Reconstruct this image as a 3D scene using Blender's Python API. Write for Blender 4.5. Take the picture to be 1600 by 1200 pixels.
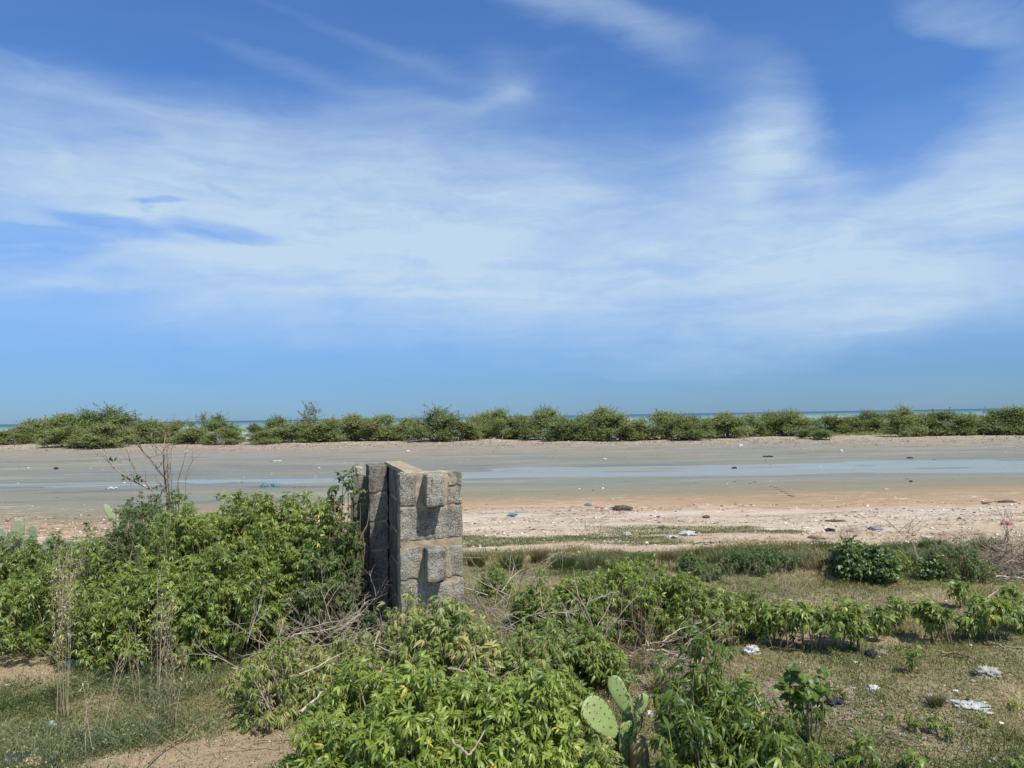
import bpy, bmesh, math, random
import numpy as np
from mathutils import Matrix, Vector

for o in list(bpy.data.objects):
    bpy.data.objects.remove(o)
sc = bpy.context.scene
COL = sc.collection
R = math.radians
rng = np.random.default_rng(7)
random.seed(7)

# ------------------------------------------------------------------ camera
H = 1.75
F = 1155.0
PITCH, ROLL = R(2.5), R(0.92)
CAMROT = Matrix.Rotation(math.pi/2 + PITCH, 3, 'X') @ Matrix.Rotation(-ROLL, 3, 'Z')
cd = bpy.data.cameras.new('camera')
cam = bpy.data.objects.new('camera', cd)
COL.objects.link(cam)
cam.matrix_world = Matrix.Translation((0, 0, H)) @ CAMROT.to_4x4()
cd.sensor_width = 36.0
cd.lens = F/1600*36
cd.clip_start = 0.05
cd.clip_end = 60000
sc.camera = cam
sc.render.engine = 'CYCLES'
sc.render.resolution_x, sc.render.resolution_y = 1024, 768
sc.cycles.use_denoising = True
sc.cycles.max_bounces = 6
sc.cycles.diffuse_bounces = 3
sc.cycles.transparent_max_bounces = 6
sc.cycles.caustics_reflective = False
sc.cycles.caustics_refractive = False
sc.view_settings.view_transform = 'Standard'
sc.view_settings.look = 'None'
sc.view_settings.gamma = 1
sc.view_settings.use_curve_mapping = False
sc.view_settings.exposure = 0.42

def ray(px, py):
    return CAMROT @ Vector(((px-800)/F, -(py-600)/F, -1.0))

# ------------------------------------------------------------------ sun, sky
EL, AZ = R(56), R(37)          # AZ: to the right of straight behind the camera
sdir = Vector((math.sin(AZ)*math.cos(EL), -math.cos(AZ)*math.cos(EL), math.sin(EL)))
sl = bpy.data.lights.new('sun', 'SUN')
sl.energy = 4.6
sl.angle = R(0.53)
sl.color = (1.0, 0.955, 0.88)
so = bpy.data.objects.new('sun', sl)
COL.objects.link(so)
so.rotation_euler = (-sdir).to_track_quat('-Z', 'Y').to_euler()
so.location = (6, -8, 14)

world = bpy.data.worlds.new('World')
sc.world = world
world.use_nodes = True
wn = world.node_tree
wn.nodes.clear()

class NT:
    """small helper that writes node chains"""
    def __init__(s, tree): s.t = tree
    def n(s, typ, **kw):
        nd = s.t.nodes.new(typ)
        for k, v in kw.items(): setattr(nd, k, v)
        return nd
    def put(s, sock, v):
        if v is None: return
        if hasattr(v, 'is_output') or isinstance(v, bpy.types.NodeSocket): s.t.links.new(v, sock)
        else: sock.default_value = v
    def m(s, op, a, b=None, c=None, clamp=False):
        nd = s.n('ShaderNodeMath', operation=op); nd.use_clamp = clamp
        s.put(nd.inputs[0], a); s.put(nd.inputs[1], b); s.put(nd.inputs[2], c)
        return nd.outputs[0]
    def vm(s, op, a, b=None, out=0):
        nd = s.n('ShaderNodeVectorMath', operation=op)
        s.put(nd.inputs[0], a); s.put(nd.inputs[1], b)
        return nd.outputs[out]
    def mapping(s, v, loc=(0,0,0), rot=(0,0,0), sca=(1,1,1), typ='POINT'):
        nd = s.n('ShaderNodeMapping', vector_type=typ)
        s.put(nd.inputs[0], v); nd.inputs[1].default_value = loc
        nd.inputs[2].default_value = rot; nd.inputs[3].default_value = sca
        return nd.outputs[0]
    def noise(s, v, scale, detail=4, rough=0.55, dist=0.0, col=False):
        nd = s.n('ShaderNodeTexNoise')
        s.put(nd.inputs['Vector'], v); nd.inputs['Scale'].default_value = scale
        nd.inputs['Detail'].default_value = detail; nd.inputs['Roughness'].default_value = rough
        nd.inputs['Distortion'].default_value = dist
        return nd.outputs[1 if col else 0]
    def mix(s, f, a, b, mode='MIX'):
        nd = s.n('ShaderNodeMix', data_type='RGBA', blend_type=mode)
        s.put(nd.inputs[0], f)
        for i, v in ((6, a), (7, b)):
            s.put(nd.inputs[i], v if not isinstance(v, tuple) else (v + (1,))[:4])
        return nd.outputs[2]
    def ramp(s, f, stops, interp='LINEAR'):
        nd = s.n('ShaderNodeValToRGB')
        r = nd.color_ramp; r.interpolation = interp
        while len(r.elements) < len(stops): r.elements.new(0.5)
        for e, (p, c) in zip(r.elements, stops):
            e.position = p
            e.color = (c, c, c, 1) if not isinstance(c, tuple) else (c + (1,))[:4]
        s.put(nd.inputs[0], f)
        return nd.outputs[0]
    def rng(s, f, a, b, c=0.0, d=1.0, smooth=True):
        nd = s.n('ShaderNodeMapRange'); nd.clamp = True
        if smooth: nd.interpolation_type = 'SMOOTHSTEP'
        s.put(nd.inputs[0], f)
        for i, v in zip((1, 2, 3, 4), (a, b, c, d)): nd.inputs[i].default_value = v
        return nd.outputs[0]

W = NT(wn)
geo = W.n('ShaderNodeTexCoord')
dirv = geo.outputs['Generated']
sky = W.n('ShaderNodeTexSky', sky_type='NISHITA')
sky.sun_disc = False
sky.sun_elevation = EL
sky.sun_rotation = math.pi - AZ
sky.air_density = 1.0
sky.dust_density = 0.2
sky.ozone_density = 3.0
sky.altitude = 10
sep = W.n('ShaderNodeSeparateXYZ'); W.put(sep.inputs[0], dirv)
u = W.m('ARCTAN2', sep.outputs[0], sep.outputs[1])
v = W.m('ARCSINE', sep.outputs[2])
comb = W.n('ShaderNodeCombineXYZ'); W.put(comb.inputs[0], u); W.put(comb.inputs[1], v)
uv = comb.outputs[0]
def uvpx(px, py):
    d = ray(px, py).normalized()
    return math.atan2(d.x, d.y), math.asin(d.z)
# slow warp and a fine warp of the cloud coordinates
w1 = W.vm('SUBTRACT', W.noise(W.mapping(uv, sca=(3, 7, 1)), 1.0, 3, 0.5, col=True), (0.5, 0.5, 0.5))
w2 = W.vm('SUBTRACT', W.noise(W.mapping(uv, rot=(0, 0, R(-14)), sca=(9, 26, 1)), 1.0, 6, 0.62, 0.4, col=True), (0.5, 0.5, 0.5))
uvw = W.vm('ADD', uv, W.vm('MULTIPLY', w1, (0.13, 0.05, 0)))
uvw = W.vm('ADD', uvw, W.vm('MULTIPLY', w2, (0.075, 0.030, 0)))
BLOBS = [  # px, py, half-length px, half-height px, angle (anticlockwise), strength
    (480, 355, 660, 130, 0, .47), (900, 390, 480, 110, 3, .36), (1350, 420, 420, 110, 7, .40), (640, 350, 300, 70, 4, .20),
    (560, 265, 260, 80, 10, .16), (130, 310, 240, 70, 0, .24), (180, 190, 360, 70, -2, .26), (30, 240, 160, 60, 0, .10),
    (30, 122, 260, 16, -3, .16), (200, 140, 300, 14, -6, .10), (900, 12, 200, 24, -16, .36), (1030, 75, 110, 24, -28, .12), (1212, 218, 76, 88, -4, .56),
    (1235, 130, 60, 45, -30, .10), (1228, 297, 38, 28, 10, -.30), (1590, 300, 190, 110, 20, .36),
    (1510, 22, 80, 26, -24, .34), (1590, 120, 50, 140, 0, .12), (790, 120, 50, 34, -50, .16), (770, 150, 120, 16, 24, .10),
    (430, 90, 260, 14, -10, .12), (560, 60, 300, 12, -14, .10), (620, 170, 160, 18, 6, .12), (1380, 190, 85, 110, 0, -.24), (210, 40, 260, 60, 0, -.12),
    (120, 470, 260, 40, 0, -.06), (1480, 480, 320, 26, 9, .22), (1200, 500, 250, 20, 4, .10), (760, 466, 170, 7, 0, .16), (480, 452, 90, 5, 2, .16),
    (1360, 520, 60, 5, 2, .14), (1200, 560, 400, 22, 3, .06), (280, 400, 260, 26, 5, .14), (1520, 240, 200, 16, 22, .10), (960, 240, 300, 40, -2, .10),
    (880, 290, 60, 22, -20, .10), (220, 445, 420, 62, 2, .26), (820, 480, 520, 62, 4, .24), (1350, 500, 350, 50, 6, .12), (620, 110, 420, 55, -4, .10), (1240, 270, 150, 60, 0, .14), (100, 430, 120, 10, 22, .10), (1480, 130, 120, 12, -30, .08)]
dens = None
for (bx, by, sx, sy, an, st) in BLOBS:
    cu, cv = uvpx(bx, by)
    mp = W.mapping(uvw, loc=(cu, cv, 0), rot=(0, 0, R(an)), sca=(sx/F, sy/F, 1), typ='TEXTURE')
    q = W.vm('DOT_PRODUCT', mp, mp, out=1)
    e = W.m('EXPONENT', W.m('MULTIPLY', q, -1.0))
    dens = W.m('MULTIPLY', e, st) if dens is None else W.m('MULTIPLY_ADD', e, st, dens)
# small dark gaps low on the left, crisp
uvc = W.vm('ADD', uv, W.vm('MULTIPLY', w2, (0.035, 0.018, 0)))
gap = None
for (bx, by, sx, sy, an, st) in [(175, 352, 75, 14, -4, .9), (20, 364, 130, 12, 3, .95), (350, 366, 80, 12, -6, .85), (60, 402, 210, 24, 0, .5),
                                 (250, 311, 38, 5, 6, .7), (228, 322, 10, 10, 0, .4), (350, 300, 26, 4, -15, .3), (170, 385, 90, 12, 10, .4)]:
    cu, cv = uvpx(bx, by)
    mp = W.mapping(uvc, loc=(cu, cv, 0), rot=(0, 0, R(an)), sca=(sx/F, sy/F, 1), typ='TEXTURE')
    q = W.vm('DOT_PRODUCT', mp, mp, out=1)
    e = W.m('EXPONENT', W.m('MULTIPLY', W.m('POWER', q, 2.5), -1.0))
    gap = W.m('MULTIPLY', e, st) if gap is None else W.m('MULTIPLY_ADD', e, st, gap)
streak = W.noise(W.mapping(uvw, rot=(0, 0, R(-5)), sca=(3.0, 20, 1)), 1.0, 8, 0.62, 0.6)
puff = W.noise(W.mapping(uvw, sca=(5, 9, 1)), 1.0, 8, 0.6, 0.6)
fibre = W.noise(W.mapping(uvw, rot=(0, 0, R(24)), sca=(9, 48, 1)), 1.0, 7, 0.65, 0.8)
sC = W.rng(streak, .32, .68, 0, 1, smooth=False); pC = W.rng(puff, .32, .68, 0, 1, smooth=False); fC = W.rng(fibre, .30, .70, 0, 1, smooth=False)
mod = W.m('ADD', W.m('MULTIPLY', sC, 0.42), W.m('MULTIPLY', pC, 0.36))
mod = W.m('ADD', mod, W.m('MULTIPLY', fC, 0.22))
mod = W.m('ADD', mod, 0.52)
dens = W.m('MULTIPLY', dens, mod)
back = W.m('MULTIPLY', W.rng(sep.outputs[1], -0.2, 0.2, 1, 0), W.m('MULTIPLY', W.m('MULTIPLY', puff, puff), 1.6))  # unseen cloud cover behind the camera, added as fill light
dens = W.m('ADD', dens, back)
dens = W.m('SUBTRACT', dens, W.m('MULTIPLY', W.m('MINIMUM', gap, 1.0), 0.46))
dens = W.m('MINIMUM', W.m('MAXIMUM', dens, 0.0), 0.92)
veil = W.m('MULTIPLY', W.ramp(sep.outputs[2], [(0, .12), (.05, .14), (.12, .30), (.22, .34), (.36, .07), (1, .03)]), W.m('MULTIPLY_ADD', streak, 1.2, .4))
dens = W.m('MAXIMUM', dens, veil)
SKYK = 0.101
skyc = W.mix(1.0, sky.outputs[0], (0.37, 0.72, 1.15), 'MULTIPLY')
low = W.rng(sep.outputs[2], 0.0, 0.26, 1, 0)
skyc = W.mix(low, skyc, W.mix(1.0, skyc, (0.54, 0.525, 0.62), 'MULTIPLY'))
CL = 1.0/SKYK
cloudc = (0.415*CL, 0.53*CL, 0.645*CL)
behind = W.rng(sep.outputs[1], -0.45, 0.05, 1.9, 1)  # brightens the added clouds behind the camera to soften shadows
final = W.mix(dens, skyc, W.vm('MULTIPLY', W.mix(0.0, cloudc, cloudc), behind))
bg = W.n('ShaderNodeBackground'); W.put(bg.inputs[0], final); bg.inputs[1].default_value = SKYK
wo = W.n('ShaderNodeOutputWorld'); W.put(wo.inputs[0], bg.outputs[0])

# ------------------------------------------------------------------ noise + ground height
def _h(ix, iy, iz, seed):
    n = (ix*374761393 + iy*668265263 + iz*2147483647 + seed*144665) & 0xffffffff
    n = ((n ^ (n >> 13))*1274126177) & 0xffffffff
    n = (n ^ (n >> 16)) & 0xffffffff
    return n/4294967295.0
def vn(x, y, z=0.0, seed=0):
    x, y, z = np.broadcast_arrays(np.asarray(x, float), np.asarray(y, float), np.asarray(z, float))
    ix, iy, iz = np.floor(x).astype(np.int64), np.floor(y).astype(np.int64), np.floor(z).astype(np.int64)
    fx, fy, fz = x-ix, y-iy, z-iz
    fx, fy, fz = fx*fx*(3-2*fx), fy*fy*(3-2*fy), fz*fz*(3-2*fz)
    def L(a, b, t): return a+(b-a)*t
    r = []
    for dz in (0, 1):
        a = L(_h(ix, iy, iz+dz, seed), _h(ix+1, iy, iz+dz, seed), fx)
        b = L(_h(ix, iy+1, iz+dz, seed), _h(ix+1, iy+1, iz+dz, seed), fx)
        r.append(L(a, b, fy))
    return L(r[0], r[1], fz)*2-1
def fbm(x, y, z=0.0, seed=0, o=4):
    s, a = 0, 1.0
    for i in range(o):
        s = s + a*vn(np.asarray(x)*2**i, np.asarray(y)*2**i, np.asarray(z)*2**i, seed+i)
        a *= 0.5
    return s
def sst(a, b, t):
    q = np.clip((t-a)/(b-a), 0, 1)
    return q*q*(3-2*q)
WATER_Z, SEA_Z = -0.275, -0.32
def slant(x, y):
    return y + 0.17*x*sst(30, 48, y)
def gz(x, y):
    x = np.asarray(x, float); y = np.asarray(y, float)
    yy = slant(x, y)
    z = np.interp(yy, [-30, 8, 10, 14, 18, 22.5, 31, 40, 45, 50, 57, 62, 66, 80, 200],
                  [0, 0, -.04, -.15, -.215, -.255, -.25, -.22, -.10, .02, .03, -.12, -.42, -1.2, -3])
    yF = 25.4 + 4.4*sst(-9, 1, x) + 0.8*vn(x*0.2, 3, seed=5)
    yN = 23.3 + 0.9*sst(-14, 0, x)*(1-sst(4, 16, x)) + 0.5*vn(x*0.15, 9, seed=6)
    d = sst(yN-0.7, yN+0.7, y)*(1-sst(yF-1.2, yF+0.7, y))
    z = z - d*(0.036-0.010*sst(-2, -9, x)) + d*0.018*vn(x*0.2, y*1.6, seed=8) + d*0.010*fbm(x*0.7, y*3.2, seed=9, o=3)
    mud = sst(19, 23, y)*(1-sst(38, 44, yy))
    z = z + mud*0.012*vn(x*0.22, y*1.3, seed=11)
    near = 1-sst(9, 16, y)
    z = z + near*(0.030*fbm(x*0.7, y*0.7, seed=21, o=3) + 0.010*fbm(x*5, y*5, seed=31, o=3))
    beach = sst(9, 11, y)*(1-sst(17, 20, y))
    z = z + beach*0.035*fbm(x*0.5, y*1.2, seed=41, o=4)
    z = z + 0.05*sst(44, 47, yy)*(1-sst(60, 64, yy))*fbm(x*0.5, y*0.7, seed=51, o=3)
    return z
def G(px, py):
    """ground point seen at a pixel"""
    d = ray(px, py)
    t = H/max(-d.z, 1e-4)
    for _ in range(30):
        z = float(gz(t*d.x, t*d.y))
        t = 0.5*t + 0.5*(H-z)/max(-d.z, 1e-4)
    return np.array([t*d.x, t*d.y, float(gz(t*d.x, t*d.y))])
def ontop(px, py, Y):
    """point seen at a pixel at distance Y"""
    d = ray(px, py); t = Y/d.y
    return np.array([t*d.x, Y, H+t*d.z])
def place(px, pyb, pyt, wpx):
    """base point, height and half width from base pixel, top pixel and width in pixels"""
    b = G(px, pyb)
    t = ontop(px, pyt, b[1])
    return b, max(t[2]-b[2], 0.02), wpx*0.5*b[1]/F

# ------------------------------------------------------------------ materials
MATS = {}
def material(name):
    m = bpy.data.materials.new(name); m.use_nodes = True
    m.node_tree.nodes.clear()
    return m, NT(m.node_tree)
def finish(N, base, rough=0.7, spec=0.4, bump=None, bstr=0.3, bdist=0.01, trans=None, tcol=None, metallic=0):
    p = N.n('ShaderNodeBsdfPrincipled')
    N.put(p.inputs['Base Color'], base if not isinstance(base, tuple) else (base+(1,))[:4])
    N.put(p.inputs['Roughness'], rough)
    N.put(p.inputs['Specular IOR Level'], spec)
    p.inputs['Metallic'].default_value = metallic
    if bump is not None:
        b = N.n('ShaderNodeBump'); b.inputs['Strength'].default_value = bstr; b.inputs['Distance'].default_value = bdist
        N.put(b.inputs['Height'], bump); N.put(p.inputs['Normal'], b.outputs[0])
    out = p.outputs[0]
    if trans:
        t = N.n('ShaderNodeBsdfTranslucent'); N.put(t.inputs[0], tcol)
        mx = N.n('ShaderNodeMixShader'); mx.inputs[0].default_value = trans
        N.put(mx.inputs[1], out); N.put(mx.inputs[2], t.outputs[0]); out = mx.outputs[0]
    o = N.n('ShaderNodeOutputMaterial'); N.put(o.inputs[0], out)

def leaf_mat(name, stops, rough=0.42, spec=0.45, trans=0.36):
    m, N = material(name)
    a = N.n('ShaderNodeAttribute'); a.attribute_name = 'var'
    c = N.ramp(a.outputs['Fac'], stops)
    tc = N.mix(1.0, c, (1.5, 1.45, 0.55), 'MULTIPLY')
    nz = N.noise(N.n('ShaderNodeNewGeometry').outputs['Position'], 60, 2)
    c = N.mix(0.35, c, N.mix(nz, (0.5, 0.5, 0.5), (1.5, 1.5, 1.4)), 'MULTIPLY')
    finish(N, c, rough, spec, trans=trans, tcol=tc)
    MATS[name] = m
leaf_mat('leaf_green', [(0, (.050, .090, .014)), (.45, (.125, .178, .030)), (.8, (.235, .295, .060)), (.95, (.26, .31, .07)), (1, (.48, .42, .09))])
leaf_mat('leaf_bright', [(0, (.060, .110, .016)), (.4, (.155, .215, .032)), (.8, (.270, .340, .065)), (.95, (.29, .35, .08)), (1, (.52, .45, .09))])
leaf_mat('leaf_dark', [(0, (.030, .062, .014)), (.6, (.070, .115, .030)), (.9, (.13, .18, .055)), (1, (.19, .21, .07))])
leaf_mat('leaf_wilted', [(0, (.09, .14, .03)), (.4, (.19, .235, .06)), (.7, (.33, .34, .13)), (1, (.46, .37, .17))], rough=0.55)
leaf_mat('leaf_mangrove', [(0, (.12, .15, .055)), (.5, (.20, .235, .085)), (.85, (.28, .30, .12)), (1, (.36, .34, .17))], rough=0.55, trans=.25)
leaf_mat('leaf_mangrove_dark', [(0, (.10, .14, .055)), (.5, (.165, .21, .075)), (.85, (.20, .24, .10)), (1, (.27, .28, .14))], rough=0.55, trans=.25)
leaf_mat('leaf_mangrove_grey', [(0, (.11, .13, .07)), (.5, (.17, .19, .105)), (.85, (.23, .25, .15)), (1, (.30, .29, .19))], rough=0.6, trans=.25)
leaf_mat('grass_blade', [(0, (.055, .080, .022)), (.35, (.11, .130, .040)), (.6, (.21, .185, .080)), (.85, (.34, .27, .15)), (1, (.46, .38, .23))], rough=0.6, spec=.25, trans=.22)
leaf_mat('weed_grey', [(0, (.10, .125, .060)), (.45, (.17, .19, .090)), (.8, (.28, .26, .14)), (1, (.42, .36, .22))], rough=0.6, spec=.25, trans=.22)
leaf_mat('straw', [(0, (.22, .17, .10)), (.5, (.34, .27, .17)), (1, (.48, .40, .28))], rough=0.7, spec=.2, trans=.1)

leaf_mat('tuft_olive', [(0, (.07, .10, .04)), (.5, (.13, .155, .06)), (1, (.26, .25, .13))], rough=.6, spec=.25)
leaf_mat('tuft_brown', [(0, (.11, .095, .055)), (.5, (.20, .17, .10)), (1, (.34, .28, .18))], rough=.7, spec=.2)
def twig_mat(name, c1, c2, c3):
    m, N = material(name)
    g = N.n('ShaderNodeNewGeometry').outputs['Position']
    nz = N.noise(g, 18, 4)
    a = N.n('ShaderNodeAttribute'); a.attribute_name = 'var'
    c = N.mix(a.outputs['Fac'], c1, c2)
    c = N.mix(N.rng(nz, .5, .75), c, c3)
    finish(N, c, 0.85, 0.15, bump=N.noise(g, 140, 3), bstr=.5, bdist=.003)
    MATS[name] = m
twig_mat('twig_pale', (.26, .21, .155), (.44, .38, .30), (.20, .16, .115))
twig_mat('twig_brown', (.16, .11, .07), (.30, .22, .15), (.10, .07, .045))
twig_mat('twig_pink', (.22, .165, .125), (.38, .30, .235), (.16, .11, .09))
twig_mat('bark', (.13, .10, .065), (.24, .19, .12), (.08, .06, .04))
twig_mat('stem_green', (.12, .12, .05), (.22, .20, .09), (.10, .09, .04))

def plastic(name, c, rough=.45, trans=.25, var=.25):
    m, N = material(name)
    g = N.n('ShaderNodeNewGeometry').outputs['Position']
    nz = N.noise(g, 30, 4)
    c2 = tuple(max(0, q*(1-var)) * (.9 if i == 2 else 1) for i, q in enumerate(c))
    col = N.mix(nz, c2, c)
    finish(N, col, rough, .4, bump=N.noise(g, 34, 3, dist=2.5), bstr=.8, bdist=.02, trans=trans, tcol=c+(1,))
    MATS[name] = m
plastic('white_plastic', (.74, .74, .72)); plastic('dirty_white', (.52, .49, .43)); plastic('black_plastic', (.022, .022, .026), trans=None)
plastic('blue_plastic', (.10, .32, .42)); plastic('teal_plastic', (.03, .34, .26)); plastic('yellow_plastic', (.62, .48, .06))
plastic('orange_plastic', (.48, .20, .07)); plastic('red_cloth', (.42, .09, .08), .9, None); plastic('denim_cloth', (.05, .08, .14), .95, None)
plastic('tan_cloth', (.55, .43, .26), .9, None); plastic('grey_plastic', (.34, .36, .38)); plastic('pale_blue_plastic', (.55, .66, .70))
plastic('pink_cloth', (.52, .24, .24), .9, None); plastic('brown_card', (.34, .22, .13), .9, None); plastic('driftwood', (.12, .09, .07), .9, None)

# cactus
m, N = material('cactus_skin')
g = N.n('ShaderNodeTexCoord').outputs['Object']
vor = N.n('ShaderNodeTexVoronoi'); N.put(vor.inputs['Vector'], g); vor.inputs['Scale'].default_value = 34
c = N.mix(N.noise(g, 12, 4), (.14, .21, .06), (.27, .345, .125))
c = N.mix(N.rng(N.noise(g, 14, 5, .7), .52, .64, 0, .75), c, (.24, .235, .10))
c = N.mix(N.rng(N.noise(g, 45, 3), .58, .68, 0, .8), c, (.15, .125, .06))
finish(N, c, .5, .4, bump=N.noise(g, 50, 3), bstr=.3, bdist=.004)
MATS['cactus_skin'] = m
m, N = material('cactus_grey')
g = N.n('ShaderNodeTexCoord').outputs['Object']
finish(N, N.mix(N.noise(g, 12, 4), (.17, .20, .10), (.31, .32, .20)), .6, .3, bump=N.noise(g, 50, 3), bstr=.3, bdist=.004)
MATS['cactus_grey'] = m
m, N = material('cactus_spine')
finish(N, (.06, .045, .03), .8, .2); MATS['cactus_spine'] = m
m, N = material('dry_fibre')
g = N.n('ShaderNodeTexCoord').outputs['Object']
fb = N.noise(N.mapping(g, sca=(60, 60, 4)), 1, 5)
finish(N, N.mix(fb, (.12, .10, .04), (.42, .36, .18)), .9, .1, bump=fb, bstr=.8, bdist=.01); MATS['dry_fibre'] = m

# concrete block: aggregate pits, grey with lichen
m, N = material('concrete_block')
g = N.n('ShaderNodeTexCoord').outputs['Object']
vor = N.n('ShaderNodeTexVoronoi'); N.put(vor.inputs['Vector'], g); vor.inputs['Scale'].default_value = 95
n1 = N.noise(g, 5, 5); n2 = N.noise(g, 120, 4, .7); n3 = N.noise(g, 28, 5, .65)
base = N.mix(N.rng(n1, .35, .65), (.225, .21, .178), (.35, .325, .27))
base = N.mix(N.rng(n2, .50, .66), base, (.10, .085, .065))
base = N.mix(N.rng(n2, .50, .34, 0, .75), base, (.58, .52, .41))
base = N.mix(N.rng(n3, .56, .66, 0, .6), base, (.14, .13, .11))
a = N.n('ShaderNodeAttribute'); a.attribute_name = 'var'
base = N.mix(N.rng(N.noise(N.mapping(g, loc=(3, 1, 2)), 6.5, 6, .7), .56, .66, 0, .7), base, (.42, .36, .265))
base = N.mix(N.rng(N.noise(N.mapping(g, loc=(1, 4, 2), sca=(1, 1, .4)), 9, 5, .7), .56, .66, 0, .6), base, (.13, .115, .09))
base = N.mix(N.rng(a.outputs['Fac'], .0, 1.0, 0, .55), base, (.55, .42, .25))
vd = N.m('MINIMUM', vor.outputs['Distance'], .5)
bmp = N.m('ADD', N.m('MULTIPLY', n2, .9), N.m('ADD', N.m('MULTIPLY', vd, .5), n3))
finish(N, base, .95, .1, bump=bmp, bstr=.75, bdist=.010)
MATS['concrete_block'] = m
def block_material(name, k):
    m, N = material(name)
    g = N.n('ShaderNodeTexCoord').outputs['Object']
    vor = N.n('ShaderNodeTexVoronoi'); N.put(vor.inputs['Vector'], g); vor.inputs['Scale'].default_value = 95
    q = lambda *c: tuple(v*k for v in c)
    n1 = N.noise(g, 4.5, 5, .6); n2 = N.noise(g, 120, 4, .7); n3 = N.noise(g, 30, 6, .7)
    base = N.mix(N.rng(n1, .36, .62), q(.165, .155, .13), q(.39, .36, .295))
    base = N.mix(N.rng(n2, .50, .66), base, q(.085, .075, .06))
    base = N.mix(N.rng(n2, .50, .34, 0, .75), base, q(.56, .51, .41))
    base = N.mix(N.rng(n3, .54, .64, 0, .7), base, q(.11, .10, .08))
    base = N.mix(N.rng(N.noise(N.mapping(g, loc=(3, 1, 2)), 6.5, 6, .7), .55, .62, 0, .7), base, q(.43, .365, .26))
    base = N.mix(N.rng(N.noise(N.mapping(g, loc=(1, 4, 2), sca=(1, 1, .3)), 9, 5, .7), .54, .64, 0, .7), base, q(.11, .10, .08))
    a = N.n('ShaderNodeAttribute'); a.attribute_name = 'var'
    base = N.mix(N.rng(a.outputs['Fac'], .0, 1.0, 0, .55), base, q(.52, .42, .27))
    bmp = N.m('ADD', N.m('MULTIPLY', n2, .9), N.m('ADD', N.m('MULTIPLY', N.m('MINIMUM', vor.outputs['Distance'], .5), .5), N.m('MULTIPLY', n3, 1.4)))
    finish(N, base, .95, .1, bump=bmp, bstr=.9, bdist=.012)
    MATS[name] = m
block_material('concrete_block', 1.0); block_material('shaded_block', .62)  # darker copy has the shade of side wall and rear piers in its colour
m, N = material('sandy_mortar')
g = N.n('ShaderNodeTexCoord').outputs['Object']
n1 = N.noise(g, 9, 5, .6); n2 = N.noise(g, 150, 3, .7)
base = N.mix(N.rng(n1, .35, .65), (.28, .22, .145), (.44, .35, .235))
base = N.mix(N.rng(n2, .56, .72), base, (.22, .17, .11))
base = N.mix(N.rng(N.noise(g, 5.5, 5), .48, .60, 0, .85), base, (.30, .275, .225))
finish(N, base, .95, .1, bump=N.m('ADD', n2, N.m('MULTIPLY', n1, 1.5)), bstr=.8, bdist=.01)
MATS['sandy_mortar'] = m

# ------------------------------------------------------------------ mesh building
class MB:
    def __init__(s): s.v = []; s.q = []; s.t = []; s.a = []; s.n = 0
    def add(s, V, quads=None, tris=None, var=0.5):
        V = np.asarray(V, float).reshape(-1, 3)
        s.v.append(V)
        s.a.append(np.broadcast_to(np.asarray(var, float), (len(V),)).copy())
        if quads is not None and len(quads): s.q.append(np.asarray(quads, np.int64).reshape(-1, 4)+s.n)
        if tris is not None and len(tris): s.t.append(np.asarray(tris, np.int64).reshape(-1, 3)+s.n)
        s.n += len(V)
    def build(s, name, mat, parent=None, loc=None, smooth=False):
        me = bpy.data.meshes.new(name)
        V = np.concatenate(s.v) if s.v else np.zeros((0, 3))
        q = np.concatenate(s.q) if s.q else np.zeros((0, 4), np.int64)
        t = np.concatenate(s.t) if s.t else np.zeros((0, 3), np.int64)
        me.vertices.add(len(V)); me.vertices.foreach_set('co', V.astype(np.float32).ravel())
        nl = len(q)*4+len(t)*3
        me.loops.add(nl)
        me.loops.foreach_set('vertex_index', np.concatenate([q.ravel(), t.ravel()]).astype(np.int32))
        me.polygons.add(len(q)+len(t))
        ls = np.concatenate([np.arange(len(q))*4, len(q)*4+np.arange(len(t))*3]).astype(np.int32)
        me.polygons.foreach_set('loop_start', ls)
        if smooth: me.polygons.foreach_set('use_smooth', np.ones(len(q)+len(t), bool))
        at = me.attributes.new('var', 'FLOAT', 'POINT')
        at.data.foreach_set('value', np.concatenate(s.a).astype(np.float32) if s.a else np.zeros(0, np.float32))
        me.update(calc_edges=True); me.validate()
        me.materials.append(MATS[mat] if isinstance(mat, str) else mat)
        o = bpy.data.objects.new(name, me); COL.objects.link(o)
        if parent is not None: o.parent = parent
        if loc is not None: o.location = loc
        return o
def norm(a): return a/np.maximum(np.linalg.norm(a, axis=-1, keepdims=True), 1e-9)
def tube(mb, P, r, k=5, var=.5, cap=True):
    P = np.asarray(P, float); n = len(P)
    r = np.broadcast_to(np.asarray(r, float), (n,))
    T = norm(np.gradient(P, axis=0))
    ref = np.array([0, 0, 1.0]) if abs(T[0][2]) < .9 else np.array([1.0, 0, 0])
    A = norm(np.cross(T, ref)); B = np.cross(T, A)
    th = np.arange(k)*2*math.pi/k
    V = P[:, None] + r[:, None, None]*(np.cos(th)[None, :, None]*A[:, None]+np.sin(th)[None, :, None]*B[:, None])
    i = np.arange(n-1)[:, None]*k; j = np.arange(k)[None]; j2 = (j+1) % k
    Q = np.stack([i+j, i+j2, i+k+j2, i+k+j], -1).reshape(-1, 4)
    V = V.reshape(-1, 3)
    if cap:
        V = np.concatenate([V, P[-1:]+T[-1:]*r[-1]]); e = n*k; b = (n-1)*k
        tr = [(b+x, b+(x+1) % k, e) for x in range(k)]
        mb.add(V, Q, tr, var)
    else: mb.add(V, Q, None, var)

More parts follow.
